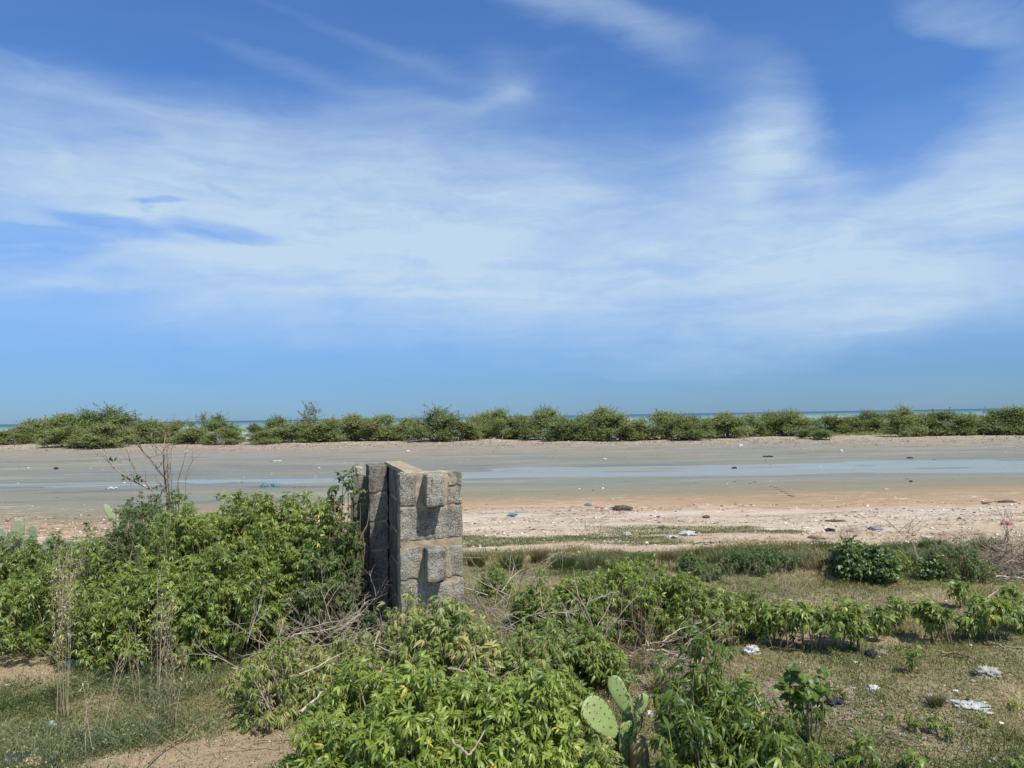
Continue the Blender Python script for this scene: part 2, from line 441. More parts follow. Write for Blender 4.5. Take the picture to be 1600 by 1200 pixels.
LT_M = np.array([[0, 0, 0], [.34, 0, -.10], [.72, 0, -.48], [1, 0, -1.0]])
def leaflets(mb, P, D, U, L, Wd, droop, var, fold=.25):
    """simple folded leaves: P base, D direction, U up, L length, Wd half width"""
    n = len(P)
    X = norm(D); Y = norm(np.cross(U, X)); Z = np.cross(X, Y)
    L = np.broadcast_to(L, (n,)); Wd = np.broadcast_to(Wd, (n,)); droop = np.broadcast_to(droop, (n,))
    loc = np.zeros((n, 8, 3))
    idx = [(0, 0, 0), (1, 0, 0), (2, 0, 0), (3, 0, 0), (1, 1, 1), (1, -1, 1), (2, 1, .78), (2, -1, .78)]
    for k, (m_, s_, w_) in enumerate(idx):
        loc[:, k, 0] = LT_M[m_, 0]*L
        loc[:, k, 1] = s_*w_*Wd
        loc[:, k, 2] = LT_M[m_, 2]*droop*L + (fold*Wd if s_ else 0)
    V = P[:, None] + loc[..., 0:1]*X[:, None] + loc[..., 1:2]*Y[:, None] + loc[..., 2:3]*Z[:, None]
    b = (np.arange(n)*8)[:, None]
    T = np.concatenate([b+np.array([[0, 5, 1]]), b+np.array([[0, 1, 4]]), b+np.array([[2, 7, 3]]), b+np.array([[2, 3, 6]])])
    Q = np.concatenate([b+np.array([[1, 5, 7, 2]]), b+np.array([[1, 2, 6, 4]])])
    mb.add(V.reshape(-1, 3), Q, T, np.repeat(np.broadcast_to(var, (n,)), 8))
def palmate(mb, P, D, U, S, k=5, wid=.16, droop=.35, var=.5, r=None, spread=100):
    """hand shaped leaves of k leaflets"""
    r = r or rng
    n = len(P); X = norm(D); Y = norm(np.cross(U, X)); Z = np.cross(X, Y)
    S = np.broadcast_to(S, (n,)); droop = np.broadcast_to(droop, (n,)); var = np.broadcast_to(var, (n,))
    for a in np.linspace(-spread, spread, k):
        aa = np.radians(a + r.normal(0, 9, n))
        d = np.cos(aa)[:, None]*X + np.sin(aa)[:, None]*Y - (.12+r.random(n)*.35)[:, None]*Z
        l = S*(1-.30*abs(a)/max(spread, 1))*r.uniform(.85, 1.12, n)
        leaflets(mb, P, d, Z+r.normal(0, .18, (n, 3)), l, l*wid*r.uniform(.85, 1.15, n), droop*r.uniform(.5, 1.5, n), np.clip(var+r.normal(0, .06, n), 0, 1))
def petioles(mb, A, B, w, var=.7):
    d = B-A; s = norm(np.cross(d, np.array([0, 0, 1.0])+rng.normal(0, .1, d.shape)))*w
    V = np.stack([A-s, A+s, B+s*.7, B-s*.7], 1); n = len(A)
    mb.add(V.reshape(-1, 3), (np.arange(n)*4)[:, None]+np.arange(4)[None], None, var)

# ------------------------------------------------------------------ scene objects: tags
def tag(o, label, cat, group=None):
    o['label'] = label; o['category'] = cat
    if group: o['group'] = group
    return o
def thing(name, label, cat, loc, rz=0, group=None):
    o = bpy.data.objects.new(name, None); o.empty_display_size = .1
    COL.objects.link(o); o.location = tuple(loc); o.rotation_euler = (0, 0, rz)
    return tag(o, label, cat, group)

# ------------------------------------------------------------------ the setting
def grid_axis(a, b, n, dense, pw):
    t = np.linspace(-1, 1, n)
    return t
# ground sheet
xs = np.concatenate([-np.geomspace(9, 260, 110)[::-1], np.linspace(-8.96, 8.96, 430), np.geomspace(9, 260, 110)])
ys = np.concatenate([-np.geomspace(1, 30, 20)[::-1], np.linspace(-.9, 2.4, 30), np.linspace(2.45, 12, 260), 12+np.geomspace(.05, 70, 300), [90, 120, 200]])
X, Y = np.meshgrid(xs, ys)
Z = gz(X, Y)
nx, ny = len(xs), len(ys)
gm = MB()
i = (np.arange(ny-1)[:, None]*nx+np.arange(nx-1)[None]).reshape(-1)
def green_at(x, y):
    """how much grass grows at a point, 0..1"""
    x = np.asarray(x, float); y = np.asarray(y, float)
    g = .90+.50*fbm(x*.9, y*.9, seed=61, o=4)
    g = g*(1-sst(9.2, 10.6, y+.5*vn(x*.6, 1, seed=62)))
    g = g + .9*sst(.15, .5, fbm(x*.35, y*1.1, seed=63, o=3))*sst(9.5, 10.5, y)*(1-sst(11.6, 12.6, y))
    for (bx, by, rx, ry) in BARE:
        g = g - 1.1*np.exp(-(((x-bx)/rx)**2+((y-by)/ry)**2)**1.5)
    return np.clip(g, 0, 1)
BARE = []
for (px, py, rx, ry) in [(15, 1030, .75, .6), (60, 1010, .5, .4), (360, 1178, .75, .16), (470, 1150, .4, .14), (250, 1198, .5, .10), (1060, 1075, .40, .25), (1240, 1085, .30, .18),
                         (1290, 1000, .7, .15), (1200, 850, 2.0, .5), (1030, 856, 2.5, .35), (800, 835, 2.5, .3)]:
    b_ = G(px, py); BARE.append((b_[0], b_[1], rx, ry))
gr = green_at(X, Y).ravel()
gm.add(np.stack([X, Y, Z], -1).reshape(-1, 3), np.stack([i, i+1, i+nx+1, i+nx], -1), None, gr)
m, N = material('ground')
pos = N.n('ShaderNodeNewGeometry').outputs['Position']
sp = N.n('ShaderNodeSeparateXYZ'); N.put(sp.inputs[0], pos)
x_, y_ = sp.outputs[0], sp.outputs[1]
farf = N.rng(y_, 30, 48)
yy = N.m('ADD', y_, N.m('MULTIPLY', N.m('MULTIPLY', x_, .17), farf))
yy = N.m('ADD', yy, N.m('MULTIPLY', N.rng(x_, -9, -1, 3.2, 0), N.m('MULTIPLY', N.rng(y_, 9, 11), N.rng(y_, 18, 22, 1, 0))))
wl = N.noise(N.mapping(pos, sca=(.10, .35, 1)), 1, 5, .6)
wf = N.noise(N.mapping(pos, sca=(.7, 2.2, 1)), 1, 6, .65)
amp = N.rng(y_, 8, 40, .7, 6.0, smooth=False)
yy = N.m('ADD', yy, N.m('MULTIPLY', N.m('SUBTRACT', wl, .5), N.m('MULTIPLY', amp, 2.2)))
yy = N.m('ADD', yy, N.m('MULTIPLY', N.m('SUBTRACT', wf, .5), N.m('MULTIPLY', amp, .6)))
t = N.m('DIVIDE', yy, 70.0)
def s(y): return y/70.0
base = N.ramp(t, [(s(0), (.29, .215, .135)), (s(8.8), (.29, .225, .14)), (s(10.2), (.41, .32, .22)), (s(12.0), (.43, .36, .27)), (s(14.4), (.43, .37, .295)),
                  (s(15.2), (.36, .245, .145)), (s(17.2), (.28, .205, .125)), (s(18.6), (.205, .185, .12)), (s(21.5), (.175, .178, .138)),
                  (s(29), (.17, .168, .132)), (s(36), (.19, .183, .142)), (s(42), (.215, .195, .155)), (s(46), (.25, .215, .165)), (s(52), (.35, .29, .205)), (s(62), (.36, .30, .21))])
# salt and wet streaks of the flat, long in x
pw = N.vm('ADD', pos, N.vm('MULTIPLY', N.noise(N.mapping(pos, sca=(.12, .25, 1)), 1, 4, .6, col=True), (6, 3.0, 0)))
st = N.noise(N.mapping(pw, sca=(.16, 1.0, 1)), 1, 8, .72)
mudm = N.m('MULTIPLY', N.rng(yy, 18, 22), N.rng(yy, 40, 46, 1, 0))
base = N.mix(N.m('MULTIPLY', N.rng(st, .52, .62, 0, .6), mudm), base, (.26, .25, .21))
base = N.mix(N.m('MULTIPLY', N.rng(st, .47, .36, 0, .75), mudm), base, (.095, .10, .085))
wet = N.m('MULTIPLY', N.rng(N.noise(N.mapping(pw, loc=(3, 5, 0), sca=(.10, .55, 1)), 1, 7, .68), .53, .61), mudm)
# pink and dark litter streaks on the upper beach
bm_ = N.m('MULTIPLY', N.rng(y_, 9.5, 11), N.rng(y_, 15, 16.5, 1, 0))
st2 = N.noise(N.mapping(pos, sca=(.5, 3.2, 1)), 1, 7, .7)
base = N.mix(N.m('MULTIPLY', N.rng(st2, .53, .62, 0, .75), bm_), base, (.27, .195, .13))
base = N.mix(N.m('MULTIPLY', N.rng(st2, .42, .30, 0, .5), bm_), base, (.56, .47, .40))
st3 = N.noise(N.mapping(pos, sca=(2.2, 9, 1)), 1, 7, .75)
patch = N.rng(N.noise(N.mapping(pos, loc=(7, 2, 0), sca=(.25, .9, 1)), 1, 4, .6), .42, .58)
base = N.mix(N.m('MULTIPLY', N.rng(N.noise(N.mapping(pos, loc=(1, 9, 0), sca=(.30, 1.3, 1)), 1, 6, .65), .50, .60, 0, .6), bm_), base, (.36, .265, .17))
bm2 = N.m('MULTIPLY', N.rng(y_, 9.0, 10.5), N.rng(y_, 17, 19, 1, 0))
base = N.mix(N.m('MULTIPLY', N.m('MULTIPLY', N.rng(st3, .54, .62, 0, .8), bm2), N.m('MULTIPLY_ADD', patch, .75, .25)), base, (.20, .145, .10))
base = N.mix(N.m('MULTIPLY', N.m('MULTIPLY', N.rng(st3, .45, .38, 0, .7), bm2), N.m('MULTIPLY_ADD', patch, .8, .2)), base, (.60, .53, .46))
base = N.mix(N.m('MULTIPLY', N.rng(N.noise(N.mapping(pos, sca=(.6, 4, 1)), 1, 7, .7), .52, .66, 0, .5), N.m('MULTIPLY', N.rng(yy, 15, 16), N.rng(yy, 20, 22, 1, 0))), base, (.19, .13, .075))
sh_ = N.m('MULTIPLY', N.rng(yy, 40, 44), N.rng(yy, 62, 64, 1, 0))
base = N.mix(N.m('MULTIPLY', N.rng(N.noise(N.mapping(pos, sca=(.8, 1.6, 1)), 1, 7, .75), .50, .60, 0, .7), sh_), base, (.17, .14, .11))
# near soil: mottled, olive where grass grows
a = N.n('ShaderNodeAttribute'); a.attribute_name = 'var'
n5 = N.noise(pos, 2.2, 6, .65); n6 = N.noise(pos, 22, 5, .7); n7 = N.noise(pos, 90, 4, .7)
gmix = N.m('MULTIPLY', a.outputs['Fac'], N.rng(n5, .3, .6, .6, .97))
base = N.mix(gmix, base, N.mix(n6, (.110, .125, .045), (.215, .200, .100)))
base = N.mix(N.m('MULTIPLY', N.rng(n5, .55, .75, 0, .5), N.rng(y_, 8, 10, 1, 0)), base, (.40, .27, .16))
base = N.mix(.5, base, N.mix(n6, (.45, .45, .45), (1.55, 1.5, 1.42)), 'MULTIPLY')
nearm = N.rng(y_, 8, 25, 1, .25)
base = N.mix(N.m('MULTIPLY', N.rng(n7, .60, .70, 0, .7), nearm), base, (.62, .55, .45))
base = N.mix(N.m('MULTIPLY', N.rng(n7, .40, .30, 0, .7), nearm), base, (.09, .07, .05))
wet = N.m('MAXIMUM', wet, N.m('MULTIPLY', N.m('MULTIPLY', N.rng(yy, 20.5, 22.5), N.rng(yy, 31, 34, 1, 0)), N.rng(st, .42, .56, .75, .1)))
rough = N.m('SUBTRACT', .95, N.m('MULTIPLY', wet, .52))
base = N.mix(N.m('MULTIPLY', wet, .35), base, (.11, .12, .11))
bh = N.m('ADD', N.m('MULTIPLY', n6, 1.0), N.m('MULTIPLY', n7, .5))
finish(N, base, rough, N.m('ADD', .12, N.m('MULTIPLY', wet, .5)), bump=N.m('MULTIPLY', bh, N.m('SUBTRACT', 1.0, N.m('MULTIPLY', wet, .93))), bstr=.6, bdist=.03)
MATS['ground'] = m
o = gm.build('ground', 'ground', smooth=True); o['kind'] = 'structure'

# lagoon water in the trough of the flat
m, N = material('shallow_water')
pos = N.n('ShaderNodeNewGeometry').outputs['Position']
wv = N.noise(N.mapping(pos, sca=(1.2, 5, 1)), 1, 4, .6)
finish(N, N.mix(N.rng(N.noise(N.mapping(pos, sca=(.12, 1.6, 1)), 1, 6, .7), .46, .56), (.19, .235, .225), (.20, .20, .17)), N.rng(N.noise(N.mapping(pos, sca=(.12, 1.6, 1)), 1, 6, .7), .46, .58, .30, .75), .5, bump=wv, bstr=.35, bdist=.03)
MATS['shallow_water'] = m
lm = MB()
lx = np.linspace(-70, 90, 60); ly = np.linspace(21.5, 32, 12)
LX, LY = np.meshgrid(lx, ly); i = (np.arange(11)[:, None]*60+np.arange(59)[None]).reshape(-1)
lm.add(np.stack([LX, LY, LX*0+WATER_Z], -1), np.stack([i, i+1, i+61, i+60], -1))
o = lm.build('lagoon_water', 'shallow_water'); o['kind'] = 'structure'

# sea
m, N = material('sea_water')
pos = N.n('ShaderNodeNewGeometry').outputs['Position']
sp = N.n('ShaderNodeSeparateXYZ'); N.put(sp.inputs[0], pos)
yw = N.m('ADD', sp.outputs[1], N.m('MULTIPLY', N.m('SUBTRACT', N.noise(N.mapping(pos, sca=(.004, .012, 1)), 1, 4), .5), 160))
c = N.ramp(N.m('DIVIDE', yw, 1600.0), [(.03, (.27, .32, .26)), (.09, (.21, .28, .235)), (.18, (.14, .22, .205)), (.45, (.06, .13, .165)), (1, (.025, .075, .13))])
bands = N.noise(N.mapping(pos, sca=(.006, .07, 1)), 1, 5, .6)
c = N.mix(.5, c, N.mix(bands, (.5, .5, .55), (1.5, 1.5, 1.4)), 'MULTIPLY')
fo = N.noise(N.mapping(pos, sca=(.035, .10, 1)), 1, 4, .55)
surf = N.m('MULTIPLY', N.rng(yw, 90, 130), N.rng(yw, 300, 420, 1, 0))
foam = N.m('MULTIPLY', N.rng(fo, .60, .62), surf)
c = N.mix(foam, c, (.8, .82, .82))
wv = N.noise(N.mapping(pos, sca=(.5, 1.6, 1)), 1, 6, .65)
finish(N, c, .55, .25, bump=wv, bstr=.8, bdist=.6)
MATS['sea_water'] = m
sm = MB()
sx_ = np.array([-30000, -3000, -600, -150, 0, 150, 600, 3000, 30000.]); sy_ = np.array([57, 80, 150, 400, 1500, 6000, 40000.])
SX, SY = np.meshgrid(sx_, sy_); i = (np.arange(6)[:, None]*9+np.arange(8)[None]).reshape(-1)
sm.add(np.stack([SX, SY, SX*0+SEA_Z], -1), np.stack([i, i+1, i+10, i+9], -1))
o = sm.build('sea', 'sea_water'); o['kind'] = 'structure'

# ------------------------------------------------------------------ ruined block wall
def rough_box(mb, c, size, seed, amp=.006, bev=.006, res=.014, var=0.0, chip=.016):
    """weathered block: rounded box with gridded faces pushed by noise"""
    c = np.array(c, float); hs = np.array(size)/2.0
    for ax in range(3):
        for sg in (-1, 1):
            a1, a2 = [(1, 2), (2, 0), (0, 1)][ax]
            n1 = max(2, int(size[a1]/res)); n2 = max(2, int(size[a2]/res))
            g1, g2 = np.meshgrid(np.linspace(-1, 1, n1+1), np.linspace(-1, 1, n2+1))
            P = np.zeros(g1.shape+(3,))
            P[..., a1] = g1*hs[a1]; P[..., a2] = g2*hs[a2]; P[..., ax] = sg*hs[ax]
            inner = np.clip(P, -(hs-bev), hs-bev)
            dlt = P-inner; l = np.linalg.norm(dlt, axis=-1, keepdims=True)
            P = inner + dlt/np.maximum(l, 1e-9)*bev
            nrm = dlt/np.maximum(l, 1e-9)
            wp = P+c
            d = amp*.6*fbm(wp[..., 0]*34, wp[..., 1]*34, wp[..., 2]*34, seed=seed, o=3)
            edge = np.clip((np.abs(P)/hs > .90).sum(-1)-1, 0, 1)
            d = d - edge*chip*.7*np.clip(fbm(wp[..., 0]*34, wp[..., 1]*34, wp[..., 2]*34, seed=seed+9, o=2), 0, 1)
            P = P + nrm*d[..., None] + c
            w = n1+1
            i = (np.arange(n2)[:, None]*w+np.arange(n1)[None]).reshape(-1)
            q = np.stack([i, i+1, i+w+1, i+w], -1)
            if sg < 0: q = q[:, ::-1]
            mb.add(P.reshape(-1, 3), q, None, var)
TH = R(16)
fl = ontop(624, 741, 5.2)                 # top left front corner of the front pier
base_z = -0.12
wall = thing('block_wall', 'ruined grey concrete block wall with sandy mortar standing among the bushes', 'ruined wall', (fl[0], fl[1], 0), TH)
ZT = fl[2]
# local axes: x along the front face, y back
front, mort = MB(), MB()
cw, ch, mo = .45, .222, .035
FW = .447
zt = ZT; k = 0; proud = []
courses = []
zc = zt
for kind in ['cut', 'full', 'cut', 'full', 'cut', 'full']:
    gap_ = .022 if kind == 'cut' else .050
    courses.append((zc, zc-ch, kind)); zc -= ch+gap_
for ci, (z1, z0, kind) in enumerate(courses):
    zm = (z1+z0)/2
    if kind == 'cut':
        wl_ = .118 if ci == 0 else .142
        rough_box(front, (wl_/2, .075, zm), (wl_, .15, ch), 100+ci, var=.05)
        if ci == 0:
            rough_box(front, (FW-.048, .075, z1-.045), (.100, .15, .088), 140, var=.0)
            rough_box(front, (FW-.052, .075, z0+.055), (.104, .15, .110), 141, var=.1)
        else:
            rough_box(front, (FW-.066, .075, zm), (.134, .15, ch), 150+ci, var=.35)
        proud.append((z1, z0))
    else:
        rough_box(front, (FW/2+.002*ci, .077, zm), (FW, .15, ch), 120+ci, var=.12)
fp = front.build('front_pier', 'concrete_block', wall)
core = MB()
rough_box(core, (FW/2, .083, (ZT-.012+base_z)/2), (FW-.006, .150, ZT-.008-base_z), 300, amp=.010, res=.018)
core.build('mortar', 'sandy_mortar', fp)
for (z1, z0) in proud[:2]:
    b = MB()
    rough_box(b, (.232, -.035, (z1+z0)/2-.002), (.128, .21, ch+.006), int(400+z1*100), amp=.009, bev=.012, chip=.02)
    # groove of the block's hollow end
    b.build('projecting_block', 'concrete_block', wall)
b = MB()
# wall running back
WL = 1.16; wt = .14; wx = .042+wt/2
zc = ZT+.0; r_ = 0
while zc > base_z:
    off = 0 if r_ % 2 == 0 else .22
    y0 = .16
    segs = [y0] + [q for q in np.arange(y0+(.22 if r_ % 2 else .44), WL+.1, .45)] + [WL+.16]
    for a_, b2 in zip(segs[:-1], segs[1:]):
        if b2-a_ > .05: rough_box(b, (wx, (a_+b2)/2, zc-ch/2), (wt, b2-a_-.012, ch), 500+r_*7+int(a_*10), res=.03, var=.1)
    zc -= ch+.025; r_ += 1
sw = b.build('side_wall', 'shaded_block', wall)
b = MB(); rough_box(b, (wx, .16+WL/2, (ZT-.01+base_z)/2), (wt-.02, WL-.02, ZT-.01-base_z), 333, res=.04); b.build('mortar', 'sandy_mortar', sw)
b = MB(); rough_box(b, (wx-.004, .10+WL/2, ZT+.004), (wt+.006, WL+.10, .030), 334, amp=.010, res=.02); 
rough_box(b, (FW/2-.02, .080, ZT-.006), (FW-.07, .13, .026), 335, amp=.012, res=.018); b.build('sandy_cap', 'sandy_mortar', wall)
# rear pier, a stub beside the end of the wall
def pier(x0, x1, y0, y1, top, seed, name, var=.05):
    b = MB(); zc = top; k = 0
    while zc > base_z:
        rough_box(b, ((x0+x1)/2+.003*((k*7) % 3-1), (y0+y1)/2, zc-ch/2), (x1-x0, y1-y0, ch), seed+k, res=.022, var=var)
        zc -= ch+.014; k += 1
    o = b.build(name, 'shaded_block', wall)
    c_ = MB(); rough_box(c_, ((x0+x1)/2, (y0+y1)/2, (top-.01+base_z)/2), (x1-x0-.02, y1-y0-.02, top-.01-base_z), seed+50, res=.04); c_.build('mortar', 'sandy_mortar', o)
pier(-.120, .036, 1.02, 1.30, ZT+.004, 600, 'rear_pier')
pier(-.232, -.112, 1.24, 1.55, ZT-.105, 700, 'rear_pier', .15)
b = MB(); rough_box(b, (-.165, 1.44, ZT-.065), (.065, .12, .07), 770, amp=.012, var=.8); b.build('broken_block', 'concrete_block', wall)

# ------------------------------------------------------------------ leafy shrubs
def curve(a, b, n=5, bend=.15, up=.5, r=rng):
    a = np.array(a, float); b = np.array(b, float)
    t = np.linspace(0, 1, n)[:, None]
    mid = (a+b)/2 + np.array([0, 0, np.linalg.norm(b-a)*up*.3]) + r.normal(0, bend*np.linalg.norm(b-a)*.5, 3)
    return (1-t)**2*a + 2*t*(1-t)*mid + t*t*b
def rosettes(fol, T, ax, L, size, r, wid, droop, k, vbase, vs=.19, pet=1.0):
    """whorls of hand shaped leaves at tips T with axes ax"""
    n = len(T)
    P = np.repeat(T, L, 0); A = norm(np.repeat(ax, L, 0))
    az = r.uniform(0, 2*math.pi, n*L)
    elv = np.radians(r.uniform(-25, 75, n*L))
    ref = norm(np.cross(A, r.normal(0, 1, A.shape)))
    ref2 = np.cross(A, ref)
    rad = np.cos(az)[:, None]*ref + np.sin(az)[:, None]*ref2
    D = norm(np.cos(elv)[:, None]*rad + np.sin(elv)[:, None]*A)
    S = size*r.uniform(.6, 1.2, n*L)
    base = P - A*(r.random(n*L)*size*1.6)[:, None]
    tip = base + D*(S*pet*r.uniform(.5, 1.3, n*L))[:, None]
    U = A*.8 + np.array([0, 0, .6]) + np.array(sdir)*.75 + rad*.3 + r.normal(0, .3, A.shape)
    Dd = norm(D + np.array([0, 0, -.35]))
    var = np.clip(np.repeat(vbase, L) + r.normal(0, vs, n*L), 0, .93)
    yel = r.random(n*L) < .010
    var = np.where(yel, 1.0, var)
    petioles(fol, base, tip, .0014+.0008*r.random((n*L, 1)), .9)
    palmate(fol, tip, Dd, U, S, k, wid, droop, var, r)
def shrub(px, pyb, pyt, wpx, label, cat='shrub', group=None, tips=90, L=9, size=.055, mat='leaf_green', wid=.17, droop=.35,
          k=5, depth=1.0, seed=0, low=.18, name='leafy_shrub', stems='stem_green', vb=.45, sr=.006, lean=0, shell=.5, dz=0, nz=.42):
    r = np.random.default_rng(1000+seed+int(px)*3+int(pyb))
    b, h, rad = place(px, pyb, pyt, wpx)
    tips = int(tips*1.45); L = L+2; size *= .80; wid *= .80 if k >= 5 else 1
    root = thing(name, label, cat, b, 0, group)
    fol, stm = MB(), MB()
    th = r.uniform(0, 2*math.pi, tips)
    rr = np.sqrt(r.uniform(0.0, 1, tips))
    bump = 1+nz*vn(np.cos(th)*2.2*rr+seed, np.sin(th)*2.2*rr, seed=seed+3)
    top = h*(.35+.65*bump)*np.sqrt(np.clip(1-rr**3*.86, .03, 1))
    z = top*(low+(1-low)*(shell+(1-shell)*r.random(tips)**.5)) if shell < 1 else top
    ins = r.random(tips) < .35
    z = np.where(ins, top*r.uniform(low, .9, tips), z)
    T = np.stack([np.cos(th)*rr*rad*bump+lean*z, np.sin(th)*rr*rad*depth*bump, z-size*.4], -1)
    ax = norm(np.stack([np.cos(th)*rr*.9, np.sin(th)*rr*.9, np.full(tips, .75)], -1)+r.normal(0, .25, (tips, 3)))
    vbase = np.clip(vb + .22*vn(T[:, 0]*4, T[:, 1]*4, T[:, 2]*4, seed=seed) + r.normal(0, .08, tips), 0, .9)
    rosettes(fol, T, ax, L, size, r, wid, droop, k, vbase)
    for q in range(0, tips):
        a = np.array([T[q, 0]*.45, T[q, 1]*.45, -.04]) + np.append(r.normal(0, rad*.06, 2), 0)
        c = curve(a, T[q]-ax[q]*.01, 6, .18, .5, r)
        tube(stm, c, np.linspace(sr*(.7+.6*r.random()), .0018, 6), 4, r.random())
    fol.build('foliage', mat, root); stm.build('stem', stems, root)
    return root

SH = 'leafy green bushes of the thicket on the left'
# thicket: back row to front row
shrub(375, 985, 763, 130, 'rear bush of the thicket topping its crest right of the bare branches', group=SH, tips=210, seed=1, nz=.25, mat='leaf_green')
shrub(235, 985, 775, 170, 'dark olive fine leaved bush under the bare branching tree', group=SH, tips=330, L=10, size=.034, nz=.15, mat='leaf_dark', seed=2, vb=.55)
shrub(480, 985, 784, 140, 'thicket bush on the crest just left of the block wall', group=SH, tips=210, nz=.25, seed=3)
shrub(430, 985, 776, 120, 'leafy bush filling the crest between the two rear bushes', group=SH, tips=170, seed=17, nz=.25, vb=.5)
shrub(305, 985, 782, 130, 'leafy bush of the crest right of the dark olive one', group=SH, tips=170, seed=18, nz=.25, vb=.45)
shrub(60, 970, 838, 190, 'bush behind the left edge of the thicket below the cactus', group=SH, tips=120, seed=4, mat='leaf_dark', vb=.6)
shrub(10, 985, 852, 170, 'bright low bush cut off by the left edge of the photo', group=SH, tips=120, seed=5, mat='leaf_green')
shrub(150, 1000, 850, 190, 'low rounded thicket bush behind the tall dry stalks', group=SH, tips=130, seed=6)
shrub(300, 1005, 815, 190, 'tall bright bush in the middle of the thicket', group=SH, tips=160, seed=7, mat='leaf_green', vb=.5)
shrub(420, 1000, 815, 180, 'dense bush in the right half of the thicket before its crest', group=SH, tips=160, seed=8, mat='leaf_green', vb=.5)
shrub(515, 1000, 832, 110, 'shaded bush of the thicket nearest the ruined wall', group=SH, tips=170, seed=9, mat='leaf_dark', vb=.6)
shrub(90, 1010, 895, 190, 'low bush at the front left of the thicket beside bare soil', group=SH, tips=130, seed=10)
shrub(215, 1035, 880, 190, 'front bush of the thicket right of the tall dry stalks', group=SH, tips=150, seed=11, vb=.5)
shrub(335, 1030, 885, 150, 'front bush of the thicket above the pale blue bag', group=SH, tips=120, seed=12, vb=.4)
shrub(455, 1005, 905, 110, 'small front bush at the right end of the thicket', group=SH, tips=70, seed=13, vb=.4)
shrub(130, 1030, 925, 110, 'small low sprig at the thicket foot behind white litter', group=SH, tips=50, seed=14, vb=.5)
shrub(285, 1035, 935, 120, 'low foot of greenery under the middle of the thicket', group=SH, tips=60, seed=15, vb=.4)
# tall dark sapling by the wall
shrub(528, 985, 738, 85, 'upright dark leaved sapling leaning on the left side of the ruined wall', 'sapling', tips=50, L=7, size=.062, mat='leaf_dark', wid=.30, k=3,
      seed=16, name='leafy_sapling', sr=.010, stems='bark', shell=.2, low=.1, vb=.75, nz=.5)
# shrubs before the wall
FG = 'bright bushes in the foreground before the wall'
shrub(650, 1290, 1085, 330, 'large bright green bush filling the bottom centre of the photo', group=FG, tips=320, L=9, size=.054, mat='leaf_bright', seed=20, k=5, droop=.5, vb=.5, wid=.19)
shrub(802, 1280, 1078, 230, 'bright bush at the bottom left of the prickly pear', group=FG, tips=270, L=9, size=.054, mat='leaf_bright', seed=21, droop=.5, vb=.5, wid=.19)
shrub(560, 1230, 1065, 150, 'bright bush at the left end of the foreground greenery', group=FG, tips=110, L=9, size=.052, mat='leaf_bright', seed=22, droop=.5, vb=.4, wid=.18)
shrub(885, 1190, 1060, 90, 'medium bush between dead branches and the prickly pear', group=FG, tips=70, L=8, size=.052, mat='leaf_green', seed=23, droop=.5)
shrub(700, 1130, 950, 190, 'yellowish wilting bush right below the front of the wall', group=FG, tips=160, L=8, size=.052, mat='leaf_wilted', seed=24, droop=.9, vb=.45, wid=.2)
shrub(790, 1130, 985, 170, 'pale bush of the foreground behind the bright bushes', group=FG, tips=120, L=8, size=.052, mat='leaf_wilted', seed=25, droop=.8, vb=.3, wid=.2)
shrub(652, 1075, 935, 100, 'small wilted bush touching the foot of the wall', group=FG, tips=45, L=7, size=.055, mat='leaf_wilted', seed=26, droop=.8, vb=.3)
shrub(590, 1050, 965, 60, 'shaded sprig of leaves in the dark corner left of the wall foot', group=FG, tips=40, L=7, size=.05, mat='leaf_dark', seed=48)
# cut branches with wilted leaves heaped on the left of the wall
HG = 'heaped cut branches with wilting leaves'
shrub(470, 1110, 1015, 170, 'sprawling heap of cut branches with wilted leaves in front of the thicket', 'cut branches', group=HG, tips=130, L=7, size=.050, mat='leaf_wilted', seed=27, droop=1.1, vb=.35, name='cut_branches', stems='twig_pale', low=.05, shell=.2, nz=.5)
shrub(545, 1100, 1000, 110, 'cut leafy branch leaning towards the dark gap beside the wall', 'cut branches', group=HG, tips=60, L=7, size=.050, mat='leaf_wilted', seed=28, droop=1.1, vb=.3, name='cut_branches', stems='twig_pale', low=.05, shell=.2, nz=.5)
shrub(400, 1085, 1040, 110, 'flat outer end of the cut branches lying on the weeds', 'cut branches', group=HG, tips=45, L=6, size=.052, mat='leaf_wilted', seed=29, droop=1.1, vb=.4, name='cut_branches', stems='twig_pale', low=.02, shell=.2, nz=.5)
# right of the wall
RG = 'green bushes right of the wall'
shrub(905, 1010, 895, 130, 'dense bush right of the wall with bare white twigs before it', group=RG, tips=120, seed=30, mat='leaf_green', size=.05)
shrub(990, 1000, 880, 140, 'tall fresh green bush in the middle of the bushes right of the wall', group=RG, tips=130, seed=31, mat='leaf_bright', size=.046, vb=.3)
shrub(1075, 1005, 905, 130, 'bush above the forked white branch lying in the brush', group=RG, tips=100, seed=32, mat='leaf_green', size=.05)
shrub(1150, 1000, 925, 100, 'low bush joining the row of seedlings on the right', group=RG, tips=60, seed=33, mat='leaf_green', size=.05)
shrub(840, 985, 905, 90, 'small bush right of the pale dead twigs by the wall', group=RG, tips=60, seed=34, mat='leaf_green', size=.048)
shrub(775, 930, 880, 70, 'small sprig of leaves behind the pale twigs by the wall', group=RG, tips=26, seed=35, mat='leaf_green', size=.05)
shrub(860, 1070, 960, 130, 'leafy bush below the bare white twigs', group=RG, tips=75, seed=36, mat='leaf_wilted', size=.055, vb=.15, droop=.6)
shrub(935, 1075, 985, 100, 'bush just above the prickly pear', group=RG, tips=60, seed=37, mat='leaf_green', size=.055, droop=.6)
